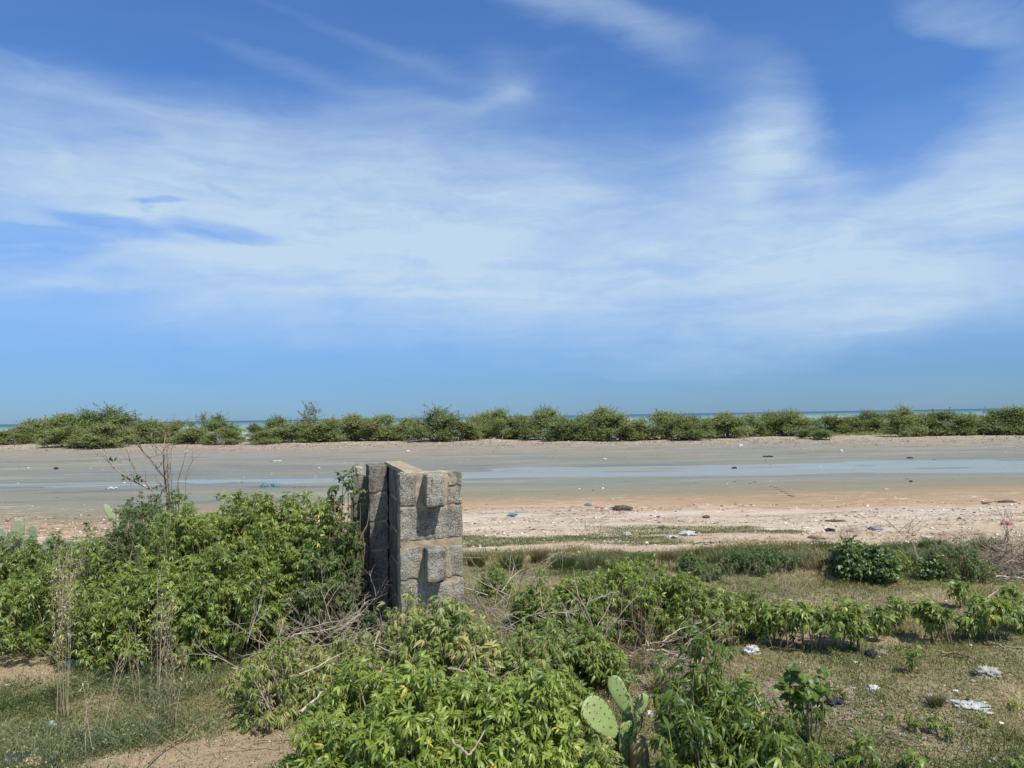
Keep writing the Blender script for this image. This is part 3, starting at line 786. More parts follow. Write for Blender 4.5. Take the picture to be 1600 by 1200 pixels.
# foreground right plants
PG = 'large leafy plants at the bottom right of the prickly pear'
shrub(1130, 1300, 1080, 170, 'big glossy plant with long hanging leaflets right of the prickly pear', group=PG, tips=52, L=8, nz=.8, size=.074, mat='leaf_green', seed=40, droop=.75, vb=.18, wid=.17, shell=.3)
shrub(1190, 1290, 1100, 130, 'right hand plant of the large leafy clump, drooping over bare grass', group=PG, tips=36, L=8, nz=.8, size=.070, mat='leaf_green', seed=41, droop=.75, vb=.25, wid=.17, shell=.3)
shrub(1072, 1300, 1140, 84, 'plant of the large clump touching the foot of the cactus', group=PG, tips=34, L=8, size=.07, mat='leaf_green', seed=42, droop=.75, vb=.2, wid=.17, shell=.3)
shrub(1115, 1160, 1010, 80, 'upright stalky plant rising behind the large leafy clump', group=PG, tips=22, L=8, size=.062, mat='leaf_green', seed=43, droop=.6, vb=.3, shell=.2, nz=.4)
shrub(1165, 1150, 1045, 70, 'middling plant between the stalky plant and the broad leaved sapling', group=PG, tips=16, L=8, size=.065, mat='leaf_green', seed=44, droop=.6, vb=.4, shell=.2)
shrub(945, 1300, 1150, 70, 'low yellowing sprig at the foot of the prickly pear', group=PG, tips=36, L=8, size=.06, mat='leaf_wilted', seed=47, droop=.6, vb=.3)
# broad leaved sapling
shrub(1262, 1165, 1022, 76, 'slim sapling with broad rounded leaves growing in the litter', 'sapling', tips=9, L=6, size=.062, mat='leaf_bright', seed=45, droop=.35, k=3, wid=.42,
      name='broad_leaved_sapling', vb=.2, shell=.2, low=.4, nz=.3, sr=.005)
# dark shrubs in the middle distance
DG = 'dark shrubs in the middle distance'
shrub(1338, 905, 848, 95, 'dark glossy shrub, largest on the grass before the sand', group=DG, tips=110, L=8, size=.062, mat='leaf_dark', wid=.28, k=4, seed=50, vb=.55)
shrub(1375, 908, 866, 60, 'lower right companion of the dark glossy shrub', group=DG, tips=50, L=8, size=.055, mat='leaf_dark', wid=.28, k=4, seed=51, vb=.7)
shrub(1455, 906, 862, 44, 'small rounded dark shrub left of the brushwood pile', group=DG, tips=40, L=8, size=.048, mat='leaf_dark', wid=.28, k=4, seed=52, vb=.7)
shrub(1200, 893, 852, 100, 'low dark spreading shrub left of the dark glossy shrub', group=DG, tips=110, L=8, size=.036, mat='leaf_dark', seed=53, vb=.5)
shrub(1150, 893, 865, 60, 'small thin shrub at the left of the low spreading one', group=DG, tips=50, L=8, size=.034, mat='leaf_dark', seed=54, vb=.5)
shrub(1078, 895, 866, 44, 'ragged dark weed clump with a white stick before it', group=DG, tips=30, L=8, size=.042, mat='leaf_dark', seed=55, vb=.6)
shrub(1105, 905, 880, 60, 'grey green low weeds beside white litter in the middle distance', group=DG, tips=40, L=8, size=.034, mat='leaf_dark', seed=56, vb=.8)
shrub(1400, 893, 858, 60, 'straggly green shrub behind the right of the dark glossy one', group=DG, tips=40, L=8, size=.03, mat='leaf_green', seed=57, vb=.5)
shrub(1510, 905, 850, 90, 'green shrub at the left foot of the brushwood pile', group=DG, tips=70, L=8, size=.036, mat='leaf_dark', seed=58, vb=.7)

# seedlings: single stems with a parasol of leaves
SG = 'cassava like seedlings on the right of the field'
def seedling(px, pyb, pyt, wpx, label, seed=0, tips=4, L=9, mat='leaf_green', group=SG, vb=.45, sc_=.42):
    r = np.random.default_rng(5000+seed)
    b, h, rad = place(px, pyb, pyt, wpx)
    root = thing('seedling', label, 'seedling', b, 0, group)
    fol, stm = MB(), MB()
    size = min(.062, max(.024, rad*sc_*.98))
    mt = np.array([r.normal(0, .03), r.normal(0, .03), h*.92])
    P = curve((0, 0, -.03), mt, 7, .07, .1, r)
    tube(stm, P, np.linspace(.008, .004, 7)*(.6+h), 5, .4)
    for _ in range(3 if tips > 3 else 0):
        e = mt*r.uniform(.75, 1)+np.append(r.normal(0, rad*.45, 2), 0); tube(stm, curve((r.normal(0, rad*.3), r.normal(0, rad*.3), -.03), e, 6, .08, .1, r), np.linspace(.0045, .002, 6), 4, r.random())
    T, ax = [mt], [np.array([0, 0, 1.])]
    for q in range(tips-1):
        a = r.uniform(0, 6.28)
        e = mt*r.uniform(.7, .98) + np.array([math.cos(a), math.sin(a), 0])*rad*r.uniform(.35, .6)
        s_ = P[r.integers(2, 5)]
        tube(stm, curve(s_, e, 4, .1, .3, r), np.linspace(.004, .002, 4), 4, .4)
        T.append(e); ax.append(np.array([math.cos(a)*.5, math.sin(a)*.5, .8]))
    rosettes(fol, np.array(T), np.array(ax), L, size, r, .17, .6, 5, np.full(len(T), vb), pet=1.1)
    fol.build('foliage', mat, root); stm.build('stem', 'bark' if tips > 3 else 'stem_green', root)
for q, a in enumerate([
    (1178, 1004, 950, 56, 'seedling at the left end of the seedling row, beside white litter'),
    (1208, 1008, 946, 62, 'second seedling in the row, above the broad leaved sapling'),
    (1232, 1014, 942, 62, 'leafy seedling of the row with thin dark stem, left of the dense middle'),
    (1256, 1017, 938, 66, 'dense seedling in the middle of the row on dark stems'),
    (1280, 1016, 940, 62, 'seedling of the row before a pale patch of bare soil'),
    (1302, 1013, 938, 62, 'tall seedling right of the bare soil patch in the row'),
    (1328, 1010, 940, 62, 'bright seedling in the right half of the row'),
    (1345, 1020, 962, 50, 'short bright seedling standing out in front of the row'),
    (1368, 1004, 950, 50, 'small pale seedling towards the right end of the row'),
    (1386, 992, 950, 40, 'low seedling behind the right end of the row'),
    (1406, 976, 932, 44, 'lone slender seedling just right of the row'),
    (1456, 1006, 944, 60, 'seedling left of the leafy stump near the right edge'),
    (1484, 1010, 945, 66, 'seedling with thick pale stem near the right edge of the photo'),
    (1512, 1000, 950, 56, 'seedling between the thick stemmed one and the dark one'),
    (1540, 1006, 932, 66, 'dark seedling with a scrap of plastic on its leaves near the right edge'),
    (1572, 1000, 935, 60, 'seedling right of the dark one, almost at the right edge'),
    (1600, 990, 938, 56, 'seedling cut off by the right edge of the photo'),
    (1502, 952, 908, 40, 'dark crowned young plant rising above the seedlings on the right'),
    (1575, 945, 916, 36, 'pale small plant far right behind the seedlings'),
]):
    seedling(*a, seed=q, tips=5+(q*5) % 4, L=9+q % 3, vb=.40+.05*(q % 4), sc_=.46)
SS = 'small young plants scattered in the grass at the bottom right'
for q, a in enumerate([
    (1340, 1200, 1146, 66, 'biggest of the small plants on the bottom grass, with hand shaped leaves'),
    (1424, 1206, 1172, 50, 'small plant at the bottom edge right of the biggest one'),
    (1434, 1152, 1126, 34, 'little plant with a shadow left of a twin on the right grass'),
    (1470, 1152, 1123, 36, 'little dark plant below the torn white rag'),
    (1492, 1160, 1134, 26, 'tiny plant right of the little dark plant'),
    (1262, 1185, 1155, 30, 'tiny thin plant right of the large leafy clump'),
    (1275, 1168, 1140, 26, 'tiny plant below the litter patch of the broad leaved sapling'),
    (1400, 1128, 1118, 20, 'flat tiny plant alone in the middle of the right grass'),
    (1585, 1210, 1188, 46, 'small plant in the bottom right corner'),
    (1590, 1115, 1098, 24, 'tiny plant at the right edge above the corner'),
    (1268, 1215, 1168, 34, 'thin small plant on the bottom edge near the large clump'),
    (1424, 1050, 1012, 40, 'feathery weed between the row of seedlings and the grey rag'),
    (1322, 1098, 1076, 30, 'small leafy plant beside black litter'),
    (1535, 1140, 1122, 22, 'seedling sprig right below the torn white rag'),
]):
    seedling(*a, seed=100+q, tips=3, L=8, group=SS, vb=.45, sc_=.5)

# ------------------------------------------------------------------ dead branches and twigs
def twigs(mb, p, d, length, rad, depth, r, bend=.35, nb=3, shrink=.62, up=0.0, k=4, seg=5, wander=.12):
    """recursive branching"""
    pts = [np.array(p, float)]; d = norm(np.array(d, float))
    for i in range(seg):
        d = norm(d + r.normal(0, wander, 3) + np.array([0, 0, up]))
        pts.append(pts[-1]+d*length/seg)
    pts = np.array(pts)
    tube(mb, pts, np.linspace(rad, rad*(.55 if depth else .3), len(pts)), k if rad > .004 else 3, r.random())
    if depth <= 0: return
    for j in range(nb):
        i = r.integers(2, len(pts))
        dd = norm(pts[i]-pts[i-1]) + norm(r.normal(0, 1, 3))*bend*1.8
        twigs(mb, pts[i], dd, length*shrink*r.uniform(.7, 1.15), rad*.6, depth-1, r, bend, nb, shrink, up, k, seg, wander)
def branch(loc, name, label, cat, spec, mat, seed, group=None, rootpart='branch', **kw):
    r = np.random.default_rng(seed)
    root = thing(name, label, cat, loc, 0, group)
    for (d, length, rad, depth) in spec:
        mb = MB(); twigs(mb, (0, 0, 0), d, length, rad, depth, r, **kw)
        mb.build(rootpart, mat, root)
    return root
# bare tree over the thicket
bt = ontop(262, 805, 6.9)
r = np.random.default_rng(77)
root = thing('bare_tree', 'bare thin branched dead tree rising behind the thicket against the mudflat', 'dead tree', (bt[0], bt[1], float(gz(bt[0], bt[1]))))
zb = bt[2]-float(gz(bt[0], bt[1]))
mb = MB(); tube(mb, [(0, 0, -.05), (.02, 0, zb*.5), (0, 0, zb)], [.016, .013, .011], 6, .5); mb.build('trunk', 'bark', root)
def px_local(px, py, dy=0):
    q = ontop(px, py, bt[1]+dy); return q-np.array([bt[0], bt[1], float(gz(bt[0], bt[1]))])
for path, rd, sub in [
    ([(262, 805), (260, 770), (259, 748), (245, 732), (233, 715), (224, 706), (212, 693)], .009, 2),
    ([(259, 760), (257, 742), (256, 725), (254, 708), (257, 690), (259, 680)], .008, 2),
    ([(253, 727), (248, 718), (244, 705), (238, 698)], .005, 1), ([(235, 765), (228, 754), (212, 737), (203, 720), (199, 708), (188, 700)], .006, 1),
    ([(240, 768), (218, 757), (200, 745), (182, 735), (170, 722), (164, 705)], .006, 1),
    ([(266, 790), (262, 750), (262, 725), (261, 705), (265, 688)], .005, 1), ([(270, 795), (268, 755), (266, 735), (268, 700)], .004, 1),
    ([(279, 800), (278, 750), (285, 730), (289, 714)], .004, 1), ([(290, 800), (290, 750), (293, 735), (301, 720), (299, 715)], .004, 1),
    ([(272, 798), (266, 760), (258, 745), (250, 735)], .004, 0)]:
    pts = np.array([px_local(a, b, r.normal(0, .05)) for a, b in path])
    mb = MB(); tube(mb, pts, np.linspace(rd, rd*.35, len(pts)), 5, r.random())
    for i in range(1, len(pts)):
        for _ in range(2*(sub > 0)):
            twigs(mb, pts[i], norm(pts[i]-pts[i-1])+r.normal(0, .4, 3)*np.array([1, .5, 1]), .14, rd*.45, 1 if sub > 1 else 0, r, nb=2, up=.08)
    mb.build('branch', 'twig_brown' if sub else 'twig_pink', root)
fb = MB()
for c_, n_ in (((207, 748), 14), ((200, 744), 10), ((178, 718), 5), ((249, 765), 16)):
    P = np.array([px_local(c_[0]+r.normal(0, 6), c_[1]+r.normal(0, 3)) for _ in range(n_)])
    leaflets(fb, P, r.normal(0, 1, (n_, 3)), np.tile([0, 0, 1.], (n_, 1))+r.normal(0, .3, (n_, 3)), .045, .011, .3, r.uniform(.1, .6, n_))
fb.build('foliage', 'leaf_dark', root)

BG = 'bleached dead twigs in the brush'
def brush(px, pyb, label, n, length, rad, mat, seed, spread=(.3, .2), up=.6, depth=2, name='dead_branch', cat='dead branch', group=BG, flat=0.0, z0=.0, grouped=True, **kw):
    r = np.random.default_rng(seed)
    b = G(px, pyb)
    root = thing(name, label, cat, b, 0, group if grouped else None)
    mb = MB()
    for i in range(n):
        p = np.array([r.normal(0, spread[0]), r.normal(0, spread[1]), z0+.02+flat*r.random()])
        d = np.array([r.normal(0, 1), r.normal(0, .7), up*r.uniform(.4, 1.6)])
        twigs(mb, p, d, length*r.uniform(.6, 1.2), rad*r.uniform(.6, 1.1), depth, r, **kw)
    mb.build('twig', mat, root)
brush(775, 985, 'tangle of bleached twigs leaning on the right side of the wall', 22, .34, .0045, 'twig_pale', 1, (.20, .16), .5, 2, flat=.35)
brush(800, 1030, 'dead twigs showing through the pale foreground bushes', 12, .28, .005, 'twig_pale', 2, (.30, .16), .4, 2, flat=.35)
brush(905, 1040, 'bare white upright twigs in front of the dense bush', 9, .48, .0045, 'twig_pale', 3, (.09, .07), 2.6, 1, flat=.05)
brush(1045, 1055, 'grey brown brushwood behind the forked white branch', 40, .30, .0032, 'twig_brown', 4, (.26, .16), .9, 2, flat=.1)
brush(1000, 1035, 'pale crossing twigs left of the forked white branch', 12, .38, .005, 'twig_pale', 5, (.25, .10), .6, 1, flat=.1)
brush(560, 985, 'hanging grey dry vines between sapling and wall', 22, .40, .003, 'twig_pale', 6, (.07, .07), 2.2, 1, flat=.5)
brush(1190, 935, 'leafless little shrub standing behind the seedling row', 8, .30, .003, 'twig_pink', 7, (.03, .03), 2.2, 2, name='bare_shrub', cat='bare shrub', grouped=False, up_=None) if False else \
brush(1232, 945, 'leafless reddish little shrub standing behind the seedling row', 9, .28, .003, 'twig_pink', 7, (.03, .03), 2.4, 2, name='bare_shrub', cat='bare shrub', grouped=False)
brush(1150, 925, 'dry grey weeds left of the leafless little shrub', 26, .22, .0022, 'twig_pink', 8, (.35, .10), 2.4, 1, name='dry_weeds', cat='dry weeds', grouped=False)
brush(515, 1080, 'tangled brown brushwood over the cut branches left of the wall', 42, .30, .0042, 'twig_pale', 61, (.24, .18), .35, 2, z0=.16, flat=.20)
brush(545, 1010, 'rusty fine brushwood caught between the thicket and the wall', 30, .28, .0028, 'twig_pink', 62, (.12, .12), .9, 2, flat=.35)
brush(720, 1100, 'fine grey twigs poking through the wilting foreground bush', 16, .34, .0035, 'twig_pale', 63, (.35, .15), .8, 1, flat=.40)
brush(600, 1240, 'thin brown stems inside the large bright bush', 14, .40, .0035, 'twig_brown', 64, (.40, .15), 1.2, 1, flat=.30)
brush(340, 1045, 'dry grey twigs at the front foot of the thicket', 22, .28, .0028, 'twig_pale', 65, (.40, .12), 1.4, 1, flat=.1)
brush(215, 1000, 'fine dead stems inside the left of the thicket', 16, .55, .003, 'twig_pale', 66, (.30, .15), 2.6, 1, flat=.3)
brush(330, 985, 'fine dead stems inside the middle of the thicket', 16, .65, .003, 'twig_pink', 67, (.30, .15), 2.6, 1, flat=.3)
# explicit fallen branches drawn through points
def fallen(path, label, rad, mat='twig_pale', seed=0, sub=2, lift=.05, group=BG, z=None):
    rad *= .66
    r = np.random.default_rng(900+seed)
    g0 = G(path[0][0], path[0][1])
    Yd = g0[1]
    pts = []
    for (px, py) in path:
        if z is None:
            d = ray(px, py); t = (H-lift)/(-d.z); pts.append((t*d.x, t*d.y, float(gz(t*d.x, t*d.y))+lift))
        else: 
            d = ray(px, py); t = (H-z)/(-d.z); pts.append((t*d.x, t*d.y, z))
    pts = np.array(pts)
    # smooth
    tt = np.linspace(0, len(pts)-1, len(pts)*4); P = np.stack([np.interp(tt, range(len(pts)), pts[:, i]) for i in range(3)], -1)
    P[1:-1] = (P[:-2]+P[1:-1]*2+P[2:])/4; P += r.normal(0, rad*.5, P.shape)
    o0 = P.mean(0)
    root = thing('fallen_branch', label, 'fallen branch', (o0[0], o0[1], float(gz(o0[0], o0[1]))), 0, group)
    off = np.array(root.location)
    mb = MB(); tube(mb, P-off, np.linspace(rad, rad*.45, len(P)), 6, r.random())
    for i in range(2, len(P)-1, 3):
        if sub: twigs(mb, P[i]-off, norm(P[i]-P[i-1])+norm(r.normal(0, 1, 3))*.8+np.array([0, 0, .3]), .16, rad*.4, sub-1, r, nb=2)
    mb.build('branch', mat, root)
FB = 'fallen branches'
fallen([(1010, 1015), (1040, 1013), (1062, 1024), (1082, 1032), (1088, 1045)], 'forked white branch lying over the brush right of centre', .012, seed=1, group=FB, lift=.14)
fallen([(1020, 1022), (1050, 1020), (1068, 1028), (1084, 1028)], 'thinner white branch just below the forked one', .009, seed=2, group=FB, lift=.12)
fallen([(965, 1050), (990, 1056), (1010, 1062), (1032, 1072)], 'grey stick on the ground behind the prickly pear', .011, seed=3, group=FB)
fallen([(1035, 1000), (1060, 980), (1090, 970), (1125, 960)], 'long thin white branch slanting up to the right above the brush', .007, seed=4, group=FB, lift=.25)
fallen([(702, 1045), (740, 1052), (770, 1064), (790, 1072)], 'grey branch crossing behind the large bright bush', .011, seed=5, group=FB, z=.42)
fallen([(740, 1042), (770, 1055), (800, 1070)], 'pale branch parallel to the grey one behind the bright bush', .008, seed=6, group=FB, z=.42)
fallen([(403, 1094), (440, 1078), (470, 1075), (500, 1084), (520, 1060), (545, 1040)], 'long bleached branch lying along the cut leafy heap', .010, seed=7, group=FB, lift=.10)
fallen([(420, 1020), (460, 992), (510, 985), (562, 970)], 'thick bleached bough arching towards the wall above the leafy heap', .011, seed=8, group=FB, lift=.28)
fallen([(470, 1108), (500, 1080), (530, 1052), (545, 1030), (560, 990)], 'dark bleached bough rising to the dark gap by the wall', .013, 'twig_pale', seed=9, group=FB, lift=.18)
fallen([(232, 1190), (265, 1162), (290, 1145), (303, 1130)], 'thin dry stick pointing up right at the bare soil bottom left', .008, 'twig_brown', seed=10, group=FB, lift=.03, sub=1)
fallen([(400, 1152), (450, 1146), (500, 1142)], 'straight dry stick lying beside bare soil below the cut heap', .006, 'twig_brown', seed=11, group=FB, lift=.02, sub=0)
fallen([(705, 1158), (725, 1172), (733, 1180), (745, 1165), (758, 1140)], 'forked grey twig sticking out of the large bright bush', .009, seed=12, group=FB, z=.50, sub=0)
fallen([(1545, 1005), (1570, 1014), (1600, 1018)], 'grey branch on the grass at the right edge', .012, seed=13, group=FB, lift=.03)
fallen([(1470, 1022), (1500, 1024), (1520, 1032)], 'grey brown stick below the seedlings on the right', .010, 'twig_brown', seed=14, group=FB, lift=.03)
fallen([(1556, 902), (1580, 903), (1602, 905)], 'bleached branch at the foot of the brushwood pile', .016, seed=15, group=FB, lift=.05)
fallen([(1530, 948), (1542, 940), (1560, 925)], 'bent tan branch above the seedlings on the right', .010, 'twig_pale', seed=16, group=FB, lift=.12, sub=1)
fallen([(1580, 975), (1576, 960), (1590, 945)], 'curved tan branch at the right edge behind the last seedling', .009, 'twig_pale', seed=17, group=FB, lift=.12, sub=1)
fallen([(722, 872), (750, 870), (778, 872)], 'thin pale twig sticking out right of the wall', .004, seed=18, group=FB, lift=.30, sub=0)
fallen([(1075, 897), (1090, 892), (1100, 885)], 'short white stick in the ragged weeds', .010, seed=19, group=FB, lift=.08, sub=1)
# brushwood pile at the right edge
r = np.random.default_rng(42)
b, h, rad = place(1592, 896, 812, 130)
root = thing('brushwood_pile', 'big heap of reddish grey brushwood at the right edge by the sand', 'brushwood pile', b)
mb = MB()
for i in range(150):
    a = r.uniform(0, 6.28); q = r.random()**.6
    p = np.array([math.cos(a)*q*rad, math.sin(a)*q*rad*.8, h*(1-q)*r.uniform(.1, .75)])
    twigs(mb, p, (r.normal(0, 1), r.normal(0, 1), r.uniform(-.1, .8)), .42*r.uniform(.5, 1), .006*r.uniform(.5, 1.1), 1, r, nb=3, wander=.16)
mb.build('twig', 'twig_pink', root)
brush(1480, 888, 'arched thin bare twigs left of the brushwood pile', 9, .40, .004, 'twig_pale', 43, (.25, .12), 1.0, 1)
brush(1415, 835, 'small dry stick bundle on the sand before the mud', 10, .25, .006, 'twig_pink', 44, (.12, .06), 1.2, 1)
brush(1330, 840, 'dry grey weed on the sand left of the stick bundle', 30, .16, .003, 'twig_pink', 45, (.10, .06), 1.8, 1)
brush(912, 838, 'dry reddish weed standing on the near sand strip', 22, .22, .003, 'twig_pink', 46, (.10, .05), 1.8, 1)
brush(1495, 863, 'dry bare weed stalk right of the straggly shrub', 10, .25, .003, 'twig_pink', 47, (.08, .05), 1.8, 1)

# tall dry stalks in front of the thicket
DS = 'tall dry stalks before the thicket'
def stalks(px, pyb, pyt, n, label, seed, mat='straw', lean=0, fluff=26):
    r = np.random.default_rng(seed)
    b, h, rad = place(px, pyb, pyt, 20)
    root = thing('dry_stalk', label, 'dry stalks', b, 0, DS)
    mb = MB(); fl_ = MB()
    for i in range(n):
        p = np.array([r.normal(0, .018), r.normal(0, .02), -.01]); hh = h*r.uniform(.75, 1.0)
        e = p+np.array([lean*hh+r.normal(0, .05), r.normal(0, .05), hh])
        c = curve(p, e, 9, .06, .05, r)
        tube(mb, c, np.linspace(.0023, .0009, 9), 4, r.random())
        for j in range(3, 9):
            for _ in range(2):
                twigs(mb, c[j], norm(c[j]-c[j-1])+r.normal(0, .5, 3), .10+.05*r.random(), .0012, 0, r, seg=3)
        m_ = fluff
        t_ = r.uniform(.45, 1, m_)
        P = np.stack([np.interp(t_*8, range(9), c[:, q]) for q in range(3)], -1)+r.normal(0, .035, (m_, 3))
        leaflets(fl_, P, r.normal(0, 1, (m_, 3))+np.array([0, 0, .6]), np.tile([0, 0, 1.], (m_, 1))+r.normal(0, .3, (m_, 3)), .026, .003, .3, r.uniform(.2, 1, m_))
    mb.build('stalk', 'straw', root); fl_.build('seed_head', mat, root)
stalks(96, 1120, 835, 7, 'pair of tall dry stalks with feathery tops on the far left', 1)
stalks(104, 1040, 850, 5, 'feathery dry stalks just behind the tall pair on the left', 2)
stalks(168, 1145, 1000, 2, 'thin leaning straw stalk right of the tall pair', 3, lean=.28, fluff=4)
stalks(250, 1090, 905, 6, 'dry feathery stalks in front of the middle of the thicket', 4)
stalks(268, 1140, 1010, 5, 'dry upright stems on the weeds in the left foreground', 5, fluff=8)
stalks(222, 1110, 990, 3, 'thin dry stems left of the pale blue bag', 6, fluff=8)
stalks(145, 1180, 1055, 2, 'single straw stem with a yellow leaf in the left weeds', 7, fluff=4)
stalks(520, 985, 845, 6, 'rusty dry stalks before the dark gap left of the wall', 8, fluff=20)
stalks(70, 960, 850, 6, 'grey feathery stalks over the left bushes', 9, fluff=40)
stalks(450, 960, 800, 4, 'dry stems sticking out of the thicket crest', 10, fluff=14)

# ------------------------------------------------------------------ prickly pears
def pad(mb, sp_, base, d, nrm, L, Wd, r, spine=True, T=.011):
    """obovate cactus pad: base point, growth direction, face normal"""
    X = norm(np.array(d, float)); Nn = norm(np.array(nrm, float)-X*np.dot(nrm, X)); Yv = np.cross(Nn, X)
    nu, nv = 22, 14
    uu = np.linspace(0, math.pi, nv+1); vv = np.linspace(0, 2*math.pi, nu, endpoint=False)
    V = []
    for a in uu:
        t = (1-math.cos(a))/2                     # 0 at the base, 1 at the tip
        w = Wd*math.sin(a)**.8*(.62+.45*t)
        for b_ in vv:
            y = w*math.cos(b_); z = T*math.sin(a)**.5*math.sin(b_)
            V.append(base + X*(t*L) + Yv*y + Nn*(z + .02*math.sin(t*3+1)*L*.3 + .15*y*y/Wd))
    Q = []
    for i in range(nv):
        for j in range(nu):
            Q.append((i*nu+j, i*nu+(j+1) % nu, (i+1)*nu+(j+1) % nu, (i+1)*nu+j))
    mb.add(V, Q)
    if spine:
        for t in np.linspace(.1, .93, 7):
            a = math.acos(1-2*t); w = Wd*math.sin(a)**.8*(.62+.45*t)
            n_ = max(2, int(w*2/.026))
            for y in np.linspace(-w*.95, w*.95, n_)+r.normal(0, .002, n_):
                for sg in (1, -1):
                    c = base+X*(t*L)+Yv*y+Nn*(sg*T*.9+.02*math.sin(t*3+1)*L*.3+.15*y*y/Wd)
                    tube(sp_, [c, c+Nn*sg*.005], [.0030, .0016], 5)
                    e = norm(Nn*sg+r.normal(0, .5, 3))
                    tube(sp_, [c, c+e*.012], [.0007, .0002], 3)
    return
def cactus(loc, label, pads, mat, seed, wood=None, group=None):
    r = np.random.default_rng(seed)
    root = thing('prickly_pear', label, 'cactus', loc, 0, group)
    for (b_, d, n_, L, Wd) in pads:
        mb, sp_ = MB(), MB()
        pad(mb, sp_, np.array(b_, float), d, n_, L, Wd, r)
        o = mb.build('pad', mat, root, smooth=True); sp_.build('spine', 'cactus_spine', o)
    if wood:
        mb = MB(); tube(mb, wood, [.05, .048, .045, .04], 12); mb.build('trunk', 'dry_fibre', root, smooth=True)
cY = 3.45
cb = ontop(975, 1290, cY); c0 = np.array([cb[0], cY, float(gz(cb[0], cY))])
def cp(px, py, dy=0): return ontop(px, py, cY+dy)-c0
def cpad(a, b_, w, n_, dy=0, dy2=0):
    A, B = cp(*a, dy), cp(*b_, dy2); return (A, B-A, n_, np.linalg.norm(B-A), w)
cactus(c0, 'prickly pear cactus with green spiny pads in the bottom foreground', [
    cpad((964, 1150), (913, 1095), .076, (.3, -1, .55), 0, -.02),               # big left pad
    cpad((982, 1116), (956, 1056), .046, (-.35, -1, .35), .02, .06),            # upper middle pad
    cpad((994, 1122), (1008, 1084), .036, (.25, -1, .3), .02, .04),             # right pad
    cpad((990, 1160), (1000, 1114), .040, (.7, -.7, -.6), -.01, .0),               # small shaded pad
    cpad((980, 1165), (978, 1082), .050, (.7, -.7, -.5), .08, .10),             # shaded pad behind
    cpad((982, 1205), (980, 1126), .062, (.45, -1, -.35), .04, .03),           # centre pad
    cpad((962, 1205), (960, 1140), .060, (.5, -.9, -.4), .09, .06),
], 'cactus_skin', 3, wood=[cp(1000, 1290), cp(1000, 1215), cp(999, 1180), cp(996, 1155)])
cY = 7.6
cb = G(30, 925); c0 = cb; cY = cb[1]
cactus(c0, 'pale grey green prickly pear behind the bushes at the left edge', [
    cpad((5, 868), (-2, 824), .09, (0, -1, .3)), cpad((24, 858), (30, 811), .07, (.7, -1, .2)), cpad((46, 868), (54, 820), .085, (-.3, -1, .2)),
    cpad((36, 878), (44, 836), .09, (.2, -1, .2)), cpad((14, 876), (16, 830), .08, (-.6, -1, .2)), cpad((70, 880), (82, 838), .08, (.2, -1, .2)),
    cpad((22, 925), (22, 852), .12, (0, -1, .2)), cpad((50, 925), (50, 852), .12, (0, -1, .1)), cpad((-15, 900), (-12, 840), .11, (.3, -1, .1))], 'cactus_grey', 4)
cb = G(190, 900); c0 = cb; cY = cb[1]
cactus(c0, 'small pale prickly pear peeping over the thicket left of the bare tree', [
    cpad((188, 825), (163, 788), .045, (.3, -1, .2)), cpad((192, 840), (196, 802), .05, (-.3, -1, .2)), cpad((190, 900), (190, 825), .10, (0, -1, .1))], 'cactus_grey', 5)

